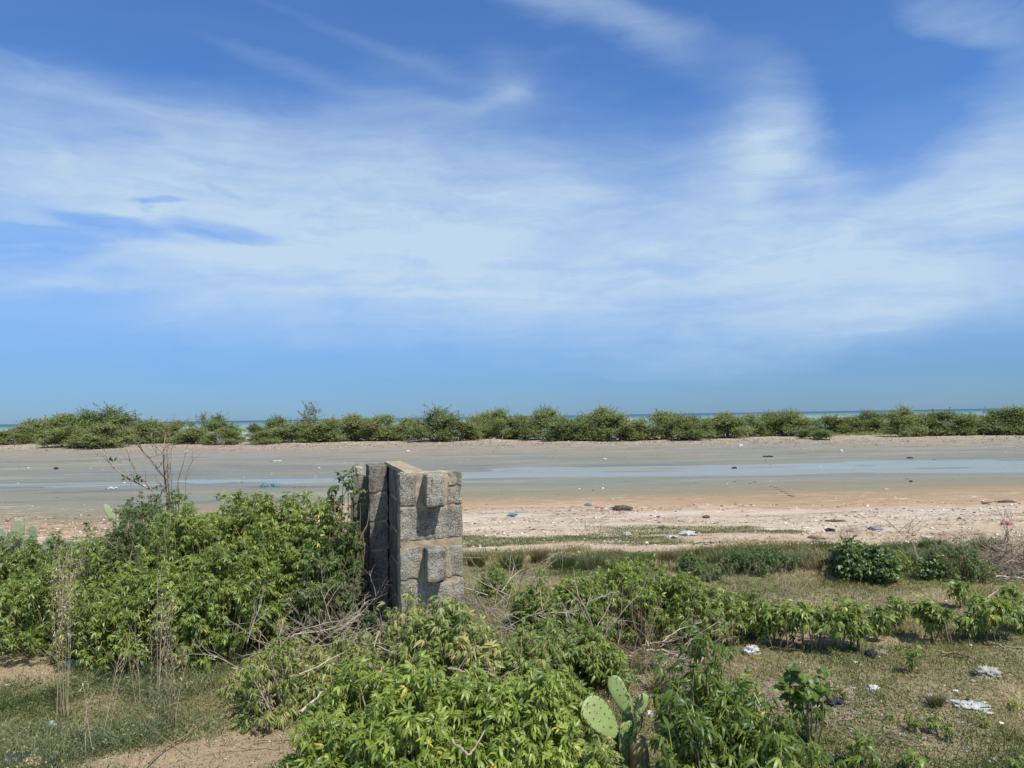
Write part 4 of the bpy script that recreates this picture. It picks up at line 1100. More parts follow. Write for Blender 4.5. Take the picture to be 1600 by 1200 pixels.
# ------------------------------------------------------------------ mangrove bushes on the far shore
def mangrove_proto(seed, wispy=False):
    """unit bush: 1 high, 1 wide"""
    r = np.random.default_rng(8000+seed)
    fol, trk = MB(), MB()
    lobes = []
    n = 9 if not wispy else 7
    for i in range(n):
        a = r.uniform(0, 6.28); q = math.sqrt(r.random())*.34
        lobes.append((math.cos(a)*q, math.sin(a)*q, r.uniform(.25, .80 if q < .2 else .6), r.uniform(.11, .20)))
    lobes.append((r.normal(0, .06), 0, .80, .13)); 
    for i in range(7):
        a = r.uniform(0, 6.28); lobes.append((math.cos(a)*.34, math.sin(a)*.34, r.uniform(.12, .25), .15))
    for (x, y, z, s_) in lobes:
        ns = int(90*(s_/.15)**2*(.45 if wispy else 1))
        dirs = norm(r.normal(0, 1, (ns, 3))+np.array([0, 0, .35]))
        C = np.array([x, y, z])
        P0 = C+dirs*s_*.25
        tipl = s_*r.uniform(.6, 1.25, ns)*(1+.5*np.clip(dirs[:, 2], 0, 1)*r.random(ns))
        for j in range(13):
            t = (j+r.random(ns))/13
            P = P0 + dirs*(tipl*t)[:, None] + np.array([0, 0, .03])*t[:, None]**2 + r.normal(0, .010, (ns, 3))
            D = dirs*.9 + r.normal(0, .8, (ns, 3)); U = r.normal(0, .5, (ns, 3))+dirs*.6+np.array([0, 0, .5])
            X = norm(D); Yv = norm(np.cross(U, X))
            l = .034*r.uniform(.6, 1.2, ns)[:, None]; w_ = .0085*r.uniform(.7, 1.2, ns)[:, None]
            V = np.stack([P, P+X*l*.5+Yv*w_, P+X*l, P+X*l*.5-Yv*w_], 1)
            fol.add(V.reshape(-1, 3), (np.arange(ns)*4)[:, None]+np.arange(4)[None], None,
                    np.repeat(np.clip(.45+.2*vn(P[:, 0]*9, P[:, 1]*9, P[:, 2]*9, seed=seed)+r.normal(0, .13, ns), 0, 1), 4))
        tube(trk, curve((x*.15, y*.15, -.03), C, 5, .2, .4, r), np.linspace(.012, .004, 5), 5, r.random())
        if z > .45:
            for _ in range(5):
                d0 = norm(np.append(r.normal(0, .35, 2), 1.0)); p0 = C+np.append(r.normal(0, s_*.5, 2), s_*.3); ln_ = r.uniform(.12, .30)
                m_ = 34; tt_ = r.random(m_)[:, None]
                P = p0+d0*ln_*tt_+r.normal(0, .014, (m_, 3))*(1.3-tt_)
                leaflets(fol, P, r.normal(0, .8, (m_, 3))+d0, r.normal(0, .5, (m_, 3))+np.array(sdir), .026, .006, .2, np.clip(r.normal(.6, .15, m_), 0, 1))
                tube(trk, [p0, p0+d0*ln_], [.003, .001], 3, r.random())
        for _ in range(6):
            d = norm(r.normal(0, 1, 3)+np.array([0, 0, .6])); tube(trk, [C, C+d*s_*.9], [.003, .0012], 3, r.random())
    fo = fol.build('crown', 'leaf_mangrove'); tr = trk.build('trunk', 'bark')
    return fo, tr
PROT = [mangrove_proto(i) for i in range(6)] + [mangrove_proto(9, True), mangrove_proto(10, True)]
MG = 'mangrove bushes along the far shore'
MAN = [  # px, top, width, base, kind, material (g green, d dark, y grey), label
 (6, 675, 60, 695, 0, 'g', 'low bush at the left end of the far bush line'),
 (34, 667, 56, 694, 1, 'g', 'second low bush from the left end of the far bush line'),
 (60, 659, 70, 692, 2, 'd', 'dark bush just left of the tall clump on the far shore'),
 (98, 649, 74, 693, 3, 'g', 'left shoulder bush of the tall clump on the far shore'),
 (132, 646, 66, 694, 4, 'd', 'middle bush of the tall clump on the far left shore'),
 (174, 639, 84, 693, 5, 'd', 'tallest bush of the clump at left on the far shore'),
 (202, 654, 50, 693, 6, 'y', 'thin greyish right end of the tall clump on the far shore'),
 (108, 668, 74, 698, 1, 'g', 'low front bush below the left of the tall clump'),
 (160, 666, 84, 699, 2, 'g', 'broad front bush right below the tallest clump bush'),
 (238, 658, 70, 693, 0, 'g', 'rounded bush right of the tall clump, behind the bare tree'),
 (278, 659, 60, 691, 3, 'd', 'dark bush right behind the tips of the bare tree'),
 (302, 670, 56, 694, 4, 'g', 'low yellow green bush left of the pale block on the far shore'),
 (316, 649, 46, 688, 6, 'y', 'thin topped bush over the pale block on the far shore'),
 (340, 650, 54, 688, 5, 'd', 'dark crowned bush right of the thin topped one'),
 (352, 671, 56, 694, 1, 'g', 'low spreading bush in front of the dark crowned one'),
 (375, 672, 30, 687, 2, 'd', 'tiny bush in the gap of the far bush line'),
 (398, 664, 40, 690, 0, 'd', 'small dark bush right of the gap in the bush line'),
 (412, 674, 44, 694, 3, 'g', 'low bright bush right of the gap in the bush line'),
 (434, 654, 48, 690, 4, 'd', 'dark bush left of the tall wispy grey one'),
 (482, 637, 62, 690, 7, 'y', 'tall wispy grey bush standing above the others left of the wall'),
 (466, 664, 80, 692, 5, 'g', 'olive bush at the foot of the tall wispy grey bush'),
 (512, 656, 64, 690, 0, 'g', 'bush right of the tall wispy grey bush'),
 (554, 650, 66, 689, 1, 'g', 'pointed bush above left of the ruined wall'),
 (578, 658, 56, 688, 2, 'd', 'bush above the left side of the ruined wall'),
 (602, 650, 66, 689, 3, 'g', 'bush right above the top of the ruined wall'),
 (636, 656, 54, 688, 4, 'g', 'low bush just right above the ruined wall'),
 (686, 640, 78, 689, 5, 'd', 'tall rounded bush above the right side of the wall, highest there'),
 (716, 660, 64, 689, 0, 'g', 'low bush right of the tall rounded one above the wall'),
 (738, 652, 46, 687, 6, 'g', 'thin bush between the low bush and the twin crowned pair'),
 (760, 647, 60, 686, 1, 'g', 'left bush of the twin crowned pair near the middle'),
 (784, 644, 58, 686, 2, 'g', 'right bush of the twin crowned pair near the middle'),
 (818, 651, 52, 686, 3, 'g', 'low bush between the twin pair and the peaked one'),
 (856, 641, 66, 688, 4, 'g', 'peaked bush left of the middle group on the far shore'),
 (882, 654, 60, 689, 5, 'd', 'low dark bush right of the peaked one with shadow below'),
 (906, 654, 56, 689, 0, 'd', 'dark bush left of the tall feathery topped one'),
 (942, 640, 74, 688, 1, 'g', 'tall feathery topped bush right of the middle of the photo'),
 (970, 651, 64, 688, 2, 'g', 'bush right of the tall feathery topped one'),
 (998, 656, 50, 687, 7, 'g', 'thin low bush with sea showing over it'),
 (1036, 645, 66, 687, 3, 'g', 'rounded bush left of the dark based pair'),
 (1066, 650, 60, 687, 4, 'g', 'left bush of the dark based pair right of centre'),
 (1086, 652, 50, 687, 5, 'd', 'right bush of the dark based pair right of centre'),
 (1108, 655, 46, 682, 0, 'd', 'small dark bush set back right of the dark based pair'),
 (1136, 647, 66, 684, 1, 'g', 'rounded bush left of the open sand patch on the far shore'),
 (1174, 651, 50, 682, 2, 'g', 'low bush behind the open sand patch on the far shore'),
 (1206, 645, 56, 681, 3, 'g', 'left bush behind the right end of the open sand patch'),
 (1238, 644, 62, 681, 4, 'g', 'pointed bush above the low dark front bush'),
 (1262, 654, 46, 680, 6, 'd', 'thin bush behind the low dark front bush'),
 (1272, 668, 44, 686, 5, 'd', 'low dark front bush standing alone before the line'),
 (1292, 651, 60, 680, 0, 'g', 'bush right of the low dark front bush'),
 (1322, 653, 54, 679, 1, 'g', 'first bush above the green grassy shore strip'),
 (1354, 645, 54, 679, 2, 'd', 'dark bush above the grassy shore strip'),
 (1384, 647, 58, 679, 3, 'd', 'dark bush left of the tall spire bush'),
 (1412, 640, 52, 682, 4, 'g', 'spire topped bush towards the right of the far shore'),
 (1440, 648, 54, 680, 5, 'g', 'bush right of the spire topped one'),
 (1478, 644, 74, 681, 0, 'd', 'broad dark bush on the right of the far shore'),
 (1514, 649, 54, 679, 1, 'g', 'lighter bush right of the broad dark one'),
 (1552, 644, 62, 679, 2, 'd', 'dark bush second from the right edge of the far bush line'),
 (1584, 638, 66, 679, 3, 'd', 'tall ragged bush at the right end of the far shore'),
 (1612, 642, 60, 679, 4, 'g', 'last bush cut off by the right edge on the far shore'),
]
mm = {'g': 'leaf_mangrove', 'd': 'leaf_mangrove_dark', 'y': 'leaf_mangrove_grey'}
used = set()
meshcache = {}
for q, (px, pt, w_, pb, kd, mt, lab) in enumerate(MAN):
    b, h, rad = place(px, pb, pt, w_)
    root = thing('mangrove_bush', lab, 'mangrove bush', b, random.uniform(0, 6.28), MG)
    root.scale = (rad*2*1.3, rad*2*1.3, h*1.10)
    fo, tr = PROT[kd]
    key = (kd, mt)
    if key not in meshcache:
        me = fo.data.copy(); me.name = 'crown'; me.materials.clear(); me.materials.append(MATS[mm[mt]]); meshcache[key] = me
    c = bpy.data.objects.new('crown', meshcache[key]); COL.objects.link(c); c.parent = root
    c = tr.copy(); COL.objects.link(c); c.parent = root
for fo, tr in PROT:
    bpy.data.objects.remove(fo); bpy.data.objects.remove(tr)
# small low shrubs filling the foot of the line (uncountable scrub) as stuff
r = np.random.default_rng(31)
fb = MB()
xx = np.concatenate([r.uniform(-48, 44, 15000), r.uniform(18, 40, 6000)]); 
yb = 56.0-.17*xx+r.normal(0, 1.3, len(xx))+1.2
dm = vn(xx*.35, yb*.6, seed=3)
k_ = (dm > .05) | (np.arange(len(xx)) >= 15000)
xx, yb = xx[k_], yb[k_]; n_ = len(xx)
hh = r.random(n_)**1.5*np.clip(.30+.5*vn(xx*.5, yb*.5, seed=4), .05, .6)
P = np.stack([xx, yb, gz(xx, yb)+hh], -1)
leaflets(fb, P, r.normal(0, 1, (n_, 3))+np.array([0, 0, .4]), np.tile([0, 0, 1.], (n_, 1))+r.normal(0, .5, (n_, 3)), .10, .022, .2, r.uniform(.1, .8, n_))
o = fb.build('shore_scrub', 'leaf_mangrove'); o['kind'] = 'stuff'; o['label'] = 'low scrub and herbs along the foot of the far bush line'

# ------------------------------------------------------------------ grass, weeds, grit (nobody could count these)
def blades(n, sampler, hgt, wid, mat, name, label, seed, varf, bend=.5, lean=.25):
    r = np.random.default_rng(seed)
    x, y = sampler(r, n)
    n = len(x)
    z = gz(x, y)
    h = hgt(r, x, y)
    a = r.uniform(0, 6.28, n)
    s_ = np.stack([np.cos(a), np.sin(a), a*0], -1)*(wid*r.uniform(.6, 1.3, n))[:, None]
    ln = r.normal(0, lean, (n, 2))
    P = np.stack([x, y, z-.004], -1)
    M_ = P+np.stack([ln[:, 0]*h*.4, ln[:, 1]*h*.4, h*.6], -1)
    E_ = P+np.stack([ln[:, 0]*h*(.6+bend), ln[:, 1]*h*(.6+bend), h*(1-.25*bend)], -1)
    V = np.stack([P-s_, P+s_, M_+s_*.8, M_-s_*.8, E_], 1).reshape(-1, 3)
    b = (np.arange(n)*5)[:, None]
    mb = MB(); mb.add(V, b+np.array([[0, 1, 2, 3]]), b+np.array([[3, 2, 4]]), np.repeat(np.clip(varf(r, x, y), 0, 1), 5))
    o = mb.build(name, mat); o['kind'] = 'stuff'; o['label'] = label
def sam_field(r, n):
    # more blades close to the camera
    y = 2.6+7.9*r.random(n)**1.25; x = (r.random(n)*2-1)*(.82*y+.8)
    k = r.random(n) < green_at(x, y)**1.3*(.5+.5*sst(-.3, .4, fbm(x*3, y*3, seed=71, o=3)))+.06
    return x[k], y[k]
blades(950000, sam_field, lambda r, x, y: (.014+.030*r.random(len(x))**1.5)*(1+.8*sst(0, .6, fbm(x*1.6, y*1.6, seed=72, o=3))), .0019, 'grass_blade', 'grass',
       'short half dry grass covering the field', 81, lambda r, x, y: .37+.60*fbm(x*1.3, y*1.3, seed=73, o=4)+r.normal(0, .16, len(x)), lean=.6)
def sam_left(r, n):
    y = 3.1+3.0*r.random(n); x = -.86*y-.2+r.random(n)*(.86*y-.35)
    k = r.random(n) < green_at(x, y)*sst(-.35, .3, fbm(x*1.8, y*1.8, seed=75, o=3))
    return x[k], y[k]
blades(180000, sam_left, lambda r, x, y: .03+.085*r.random(len(x))**1.6, .0018, 'weed_grey', 'weeds',
       'grey green straggling weeds in the left foreground', 82, lambda r, x, y: .40+.35*fbm(x*2, y*2, seed=76, o=3)+r.normal(0, .18, len(x)), lean=.75)
# small leaves of creeping weeds
r = np.random.default_rng(83)
x, y = sam_left(r, 34000); n_ = len(x)
P = np.stack([x, y, gz(x, y)+.006+.07*r.random(n_)**1.6], -1)
fb = MB(); leaflets(fb, P, r.normal(0, 1, (n_, 3)), np.tile([0, 0, 1.], (n_, 1))+r.normal(0, .4, (n_, 3)), .019, .0048, .3, np.clip(.35+.3*vn(x*3, y*3, seed=5)+r.normal(0, .12, n_), 0, 1))
o = fb.build('creeping_weeds', 'weed_grey'); o['kind'] = 'stuff'; o['label'] = 'tiny leaved creeping weeds in the left foreground'
x, y = sam_field(r, 130000); k = (fbm(x*1.3, y*1.3, seed=77, o=3) > .02); x, y = x[k], y[k]; n_ = len(x)
P = np.stack([x, y, gz(x, y)+.004+.035*r.random(n_)**1.4], -1)
fb = MB(); leaflets(fb, P, r.normal(0, 1, (n_, 3)), np.tile([0, 0, 1.], (n_, 1))+r.normal(0, .4, (n_, 3)), .017, .0042, .3, np.clip(.3+.3*vn(x*3, y*3, seed=6)+r.normal(0, .12, n_), 0, 1))
o = fb.build('ground_herbs', 'leaf_green'); o['kind'] = 'stuff'; o['label'] = 'small green herbs among the field grass'
# taller grass band near the sand
def sam_band(r, n):
    y = 8.3+1.5*r.random(n); x = -1.0+9.0*r.random(n)
    k = r.random(n) < sst(-.25, .35, fbm(x*1.3, y*1.6, seed=78, o=3))
    return x[k], y[k]
blades(90000, sam_band, lambda r, x, y: .03+.12*r.random(len(x))**1.5*sst(-.5, .5, fbm(x*1.3, y*1.6, seed=78, o=3)), .0026, 'grass_blade', 'tall_grass',
       'taller tufty grass along the edge of the sand', 84, lambda r, x, y: .50+.38*fbm(x*1.5, y*2.5, seed=79, o=3)+r.normal(0, .20, len(x)), lean=.5)
def sam_strip(r, n):
    y = 10.2+2.0*r.random(n); x = -1+10.5*r.random(n)
    g = sst(.15, .5, fbm(x*.35, y*1.1, seed=63, o=3))
    k = r.random(n) < g
    return x[k], y[k]
blades(60000, sam_strip, lambda r, x, y: .012+.03*r.random(len(x)), .003, 'grass_blade', 'sand_grass',
       'thin green turf growing on the sand', 85, lambda r, x, y: .2+r.normal(0, .15, len(x)), lean=.5)
# grit, shells and scraps
def scatter(n, sampler, sz, mat, name, label, seed, flat=.5):
    r = np.random.default_rng(seed)
    x, y = sampler(r, n); n = len(x); z = gz(x, y)
    s_ = sz(r, x, y)
    oc = np.array([[1, 0, 0], [0, 1, 0], [-1, 0, 0], [0, -1, 0], [0, 0, 1], [0, 0, -1.]])
    V = oc[None]*r.uniform(.5, 1.2, (n, 6, 1))
    V[..., 2] *= flat
    a = r.uniform(0, 6.28, n); ca, sa = np.cos(a)[:, None], np.sin(a)[:, None]
    V = np.stack([V[..., 0]*ca-V[..., 1]*sa, V[..., 0]*sa+V[..., 1]*ca, V[..., 2]], -1)*s_[:, None, None]*np.array([1.3, 1, 1])
    V += np.stack([x, y, z+s_*flat*.3], -1)[:, None]
    f = np.array([[0, 1, 4], [1, 2, 4], [2, 3, 4], [3, 0, 4], [1, 0, 5], [2, 1, 5], [3, 2, 5], [0, 3, 5]])
    mb = MB(); mb.add(V.reshape(-1, 3), None, ((np.arange(n)*6)[:, None, None]+f[None]).reshape(-1, 3), np.repeat(r.random(n), 6))
    o = mb.build(name, mat); o['kind'] = 'stuff'; o['label'] = label
m, N = material('grit'); a = N.n('ShaderNodeAttribute'); a.attribute_name = 'var'
finish(N, N.ramp(a.outputs['Fac'], [(0, (.05, .04, .035)), (.35, (.16, .11, .08)), (.5, (.42, .33, .24)), (.8, (.60, .52, .43)), (1, (.75, .72, .68))]), .85, .2); MATS['grit'] = m
def sb(r, n):
    y = 9.5+6.0*r.random(n); x = (r.random(n)*2-1)*.8*y
    k = r.random(n) < .1+.9*sst(-.05, .5, fbm(x*.6, y*1.8, seed=91, o=4))
    return x[k], y[k]
scatter(11000, sb, lambda r, x, y: .006+.022*r.random(len(x))**3+.03*r.random(len(x))**9, 'grit', 'beach_grit', 'stones, shells and small scraps on the near sand', 86)
def sm_(r, n):
    y = 16+28*r.random(n); x = (r.random(n)*2-1)*.8*y
    k = r.random(n) < .15+.85*sst(.0, .5, fbm(x*.15, y*.8, seed=92, o=3))
    return x[k], y[k]
scatter(1500, sm_, lambda r, x, y: .012+.055*r.random(len(x))**4, 'grit', 'mud_grit', 'small stones and scraps on the mudflat', 87, .35)
def ss_(r, n):
    x = r.uniform(-45, 42, n); yb = 50-.17*x+r.normal(0, 3.2, n)
    return x, yb
scatter(6000, ss_, lambda r, x, y: .015+.05*r.random(len(x))**3, 'grit', 'shore_grit', 'stones and flotsam along the far shore', 88, .45)
def sf(r, n):
    y = 2.8+6.5*r.random(n); x = (r.random(n)*2-1)*.8*y
    return x, y
scatter(7000, sf, lambda r, x, y: .002+.008*r.random(len(x))**3, 'grit', 'field_grit', 'small stones and leaf crumbs on the soil', 89)

def straws(n, sampler, ln, wd, mat, name, label, seed, lift=.012):
    r = np.random.default_rng(seed); x, y = sampler(r, n); n = len(x)
    a = r.uniform(0, 6.28, n); l = ln*r.uniform(.3, 1.2, n)
    P = np.stack([x, y, gz(x, y)+.002+lift*r.random(n)], -1)
    D = np.stack([np.cos(a), np.sin(a), r.normal(0, .15, n)], -1)
    S = np.stack([-np.sin(a), np.cos(a), a*0], -1)*(wd*r.uniform(.5, 1.3, n))[:, None]
    K = P+D*(l*.5)[:, None]+r.normal(0, .12, (n, 3))*l[:, None]*np.array([1, 1, .3]); E = P+D*l[:, None]
    V = np.stack([P-S, P+S, K+S, K-S, E], 1).reshape(-1, 3); b = (np.arange(n)*5)[:, None]
    mb = MB(); mb.add(V, b+np.array([[0, 1, 2, 3]]), b+np.array([[3, 2, 4]]), np.repeat(r.random(n), 5))
    o = mb.build(name, mat); o['kind'] = 'stuff'; o['label'] = label
def sn(r, n):
    y = 2.7+6.8*r.random(n)**1.2; x = (r.random(n)*2-1)*(.78*y+.3)
    k = r.random(n) < .25+.75*sst(-.2, .5, fbm(x*1.4, y*1.4, seed=95, o=3)); return x[k], y[k]
straws(70000, sn, .07, .0014, 'straw', 'straw_litter', 'dry straw and stems lying on the soil of the field', 96)
straws(26000, sn, .035, .0035, 'twig_brown', 'leaf_litter', 'brown fallen leaf litter lying on the soil', 97)
def mul(r, n):
    c = [G(1060, 1080), G(1235, 1095), G(1040, 1030), G(470, 1100), G(700, 940)]
    i = r.integers(0, 5, n); c = np.array(c)[i]; return c[:, 0]+r.normal(0, .22, n), c[:, 1]+r.normal(0, .18, n)
straws(9000, mul, .08, .0022, 'twig_pink', 'mulch', 'brown dry mulch between the bushes', 98, .02)
scatter(14000, sf, lambda r, x, y: .002+.009*r.random(len(x))**2.5, 'ground', 'soil_crumbs', 'small crumbs of the soil itself', 99)
def wr(r, n):
    y = 10.5+5.0*r.random(n); x = (r.random(n)*2-1)*.8*y
    k = r.random(n) < sst(.05, .45, fbm(x*.5, y*2.2, seed=93, o=4)); return x[k], y[k]
straws(24000, wr, .12, .005, 'twig_brown', 'wrack', 'dark strands of wrack washed onto the near sand', 100)
def fl_s(r, n):
    y = 3.3+8.5*r.random(n); x = (r.random(n)*1.0-.12)*.75*y
    return x, y
m, N = material('litter_fleck'); a = N.n('ShaderNodeAttribute'); a.attribute_name = 'var'
finish(N, N.ramp(a.outputs['Fac'], [(0, (.03, .03, .035)), (.25, (.40, .38, .34)), (.6, (.72, .72, .70)), (.9, (.75, .75, .73)), (1, (.25, .45, .5))]), .6, .3); MATS['litter_fleck'] = m
scatter(420, fl_s, lambda r, x, y: .006+.022*r.random(len(x))**2.5, 'litter_fleck', 'litter_flecks', 'tiny torn flecks of plastic strewn over the field', 103, .35)
def ssh(r, n):
    x = r.uniform(-45, 42, n); return x, 49-.17*x+r.normal(0, 2.6, n)
straws(5000, ssh, .5, .02, 'twig_brown', 'shore_wrack', 'sticks and wrack along the far shore', 101, .06)
# separate grass tufts by the sand
TG = 'grass tufts along the edge of the sand'
def tuft(px, pyb, pyt, wpx, mat, label, seed, n=420):
    r = np.random.default_rng(2000+seed); b, h, rad = place(px, pyb, pyt, wpx)
    th = r.uniform(0, 6.28, n); q = np.sqrt(r.random(n))
    P = np.stack([np.cos(th)*q*rad*.6, np.sin(th)*q*rad*.5, q*0-.01], -1)
    hh = h*r.uniform(.45, 1.05, n); out = np.stack([np.cos(th), np.sin(th)], -1)*q[:, None]*.55+r.normal(0, .16, (n, 2))
    M_ = P+np.stack([out[:, 0]*hh*.35, out[:, 1]*hh*.35, hh*.6], -1); E = P+np.stack([out[:, 0]*hh, out[:, 1]*hh, hh], -1)
    a = r.uniform(0, 6.28, n); S = np.stack([np.cos(a), np.sin(a), a*0], -1)*.0028
    V = np.stack([P-S, P+S, M_+S*.8, M_-S*.8, E], 1).reshape(-1, 3); bb = (np.arange(n)*5)[:, None]
    mb = MB(); mb.add(V, bb+np.array([[0, 1, 2, 3]]), bb+np.array([[3, 2, 4]]), np.repeat(np.clip(r.normal(.3, .18, n), 0, 1), 5))
    mat = {'leaf_dark': 'tuft_olive', 'twig_pink': 'tuft_brown'}.get(mat, mat)
    o = mb.build('grass_tuft', mat, loc=tuple(b)); tag(o, label, 'grass tuft', TG)
for q, a in enumerate([
    (745, 885, 858, 40, 'grass_blade', 'grass tuft right beside the wall at the edge of the sand'),
    (800, 890, 856, 50, 'leaf_dark', 'dark green tuft behind the sprig right of the wall'),
    (843, 880, 852, 34, 'twig_pink', 'brownish dry tuft between two green ones near the wall'),
    (880, 888, 858, 50, 'leaf_dark', 'dark tuft behind the orange scrap'),
    (925, 888, 856, 56, 'weed_grey', 'wide grey green tuft in the middle of the tufts'),
    (965, 890, 862, 44, 'twig_pink', 'brown tuft right of the wide grey green one'),
    (1000, 886, 858, 50, 'leaf_dark', 'dark tuft above the fresh green bush'),
    (1042, 882, 854, 40, 'twig_pink', 'reddish brown tuft left of the ragged dark weeds'),
    (1120, 880, 855, 44, 'weed_grey', 'greyish tuft right of the ragged dark weeds'),
    (1250, 888, 855, 50, 'weed_grey', 'pale tuft between the low spreading shrub and the glossy one'),
    (1270, 892, 868, 40, 'straw', 'straw coloured tuft just left of the dark glossy shrub'),
    (1425, 880, 850, 56, 'weed_grey', 'soft green tuft right of the straggly shrub'),
    (1400, 868, 840, 44, 'weed_grey', 'feathery tuft on the sand edge behind the straggly shrub'),
    (1460, 858, 836, 50, 'weed_grey', 'low tuft in front of the white bag on the sand'),
    (1540, 862, 830, 60, 'weed_grey', 'tall green tuft left of the top of the brushwood pile'),
    (1100, 1092, 1060, 36, 'weed_grey', 'grey green tuft behind the dark rag'),
    (1030, 1085, 1050, 40, 'straw', 'dry tuft behind the prickly pear'),
    (1462, 1104, 1082, 24, 'twig_pink', 'small dry tuft right of the upright white scrap'),
]): tuft(*a, seed=q)

# ------------------------------------------------------------------ litter: each bag, rag and scrap
def crumple(px, py, wpx, hpx, mat, label, kind='bag', seed=0, name='plastic_bag', cat='plastic bag', group=None):
    r = np.random.default_rng(300+seed)
    b = G(px, py)
    w_ = wpx*b[1]/F/2; h_ = hpx*b[1]/F
    bm = bmesh.new()
    bmesh.ops.create_icosphere(bm, subdivisions=4, radius=1)
    co = np.array([v.co[:] for v in bm.verts]); bm.faces.ensure_lookup_table()
    F_ = np.array([[v.index for v in f.verts] for f in bm.faces]); bm.free()
    s0 = seed*3.7
    rid = 1-np.abs(fbm(co[:, 0]*1.7+s0, co[:, 1]*1.7, co[:, 2]*1.7, seed=seed, o=3))*1.1
    rid2 = 1-1.6*np.abs(vn(co[:, 0]*4+s0, co[:, 1]*5, co[:, 2]*5, seed=seed+4))
    out = .45+.5*rid+.18*rid2
    th = np.arctan2(co[:, 1], co[:, 0])
    lob = 1+.62*vn(np.cos(th)*1.6+s0, np.sin(th)*1.6, seed=seed+7)
    rid3 = np.abs(vn(co[:, 0]*9+s0, co[:, 1]*9, co[:, 2]*9, seed=seed+5))
    out = out+.09*(1-2*rid3)*(.5+rid2*.5)-.25*np.abs(vn(co[:, 0]*3.3+s0, co[:, 1]*3.3, co[:, 2]*3.3, seed=seed+6))
    V = co*out[:, None]
    dp = {'bag': .8, 'flat': .9, 'log': .3}[kind]
    V[:, 0] *= w_*lob; V[:, 1] *= w_*dp*lob
    hz = {'bag': max(h_*.55, w_*.25), 'flat': max(h_*.16, w_*.12), 'log': max(h_*.5, .02)}[kind]
    V[:, 2] = np.clip(V[:, 2], -.35, 2)*hz + hz*.3
    mb = MB(); mb.add(V, None, F_, .5)
    o = mb.build(name, mat, loc=(b[0], b[1], b[2]), smooth=True); o.rotation_euler.z = r.normal(0, .25)
    tag(o, label, cat, group)
LW = 'scattered plastic litter'
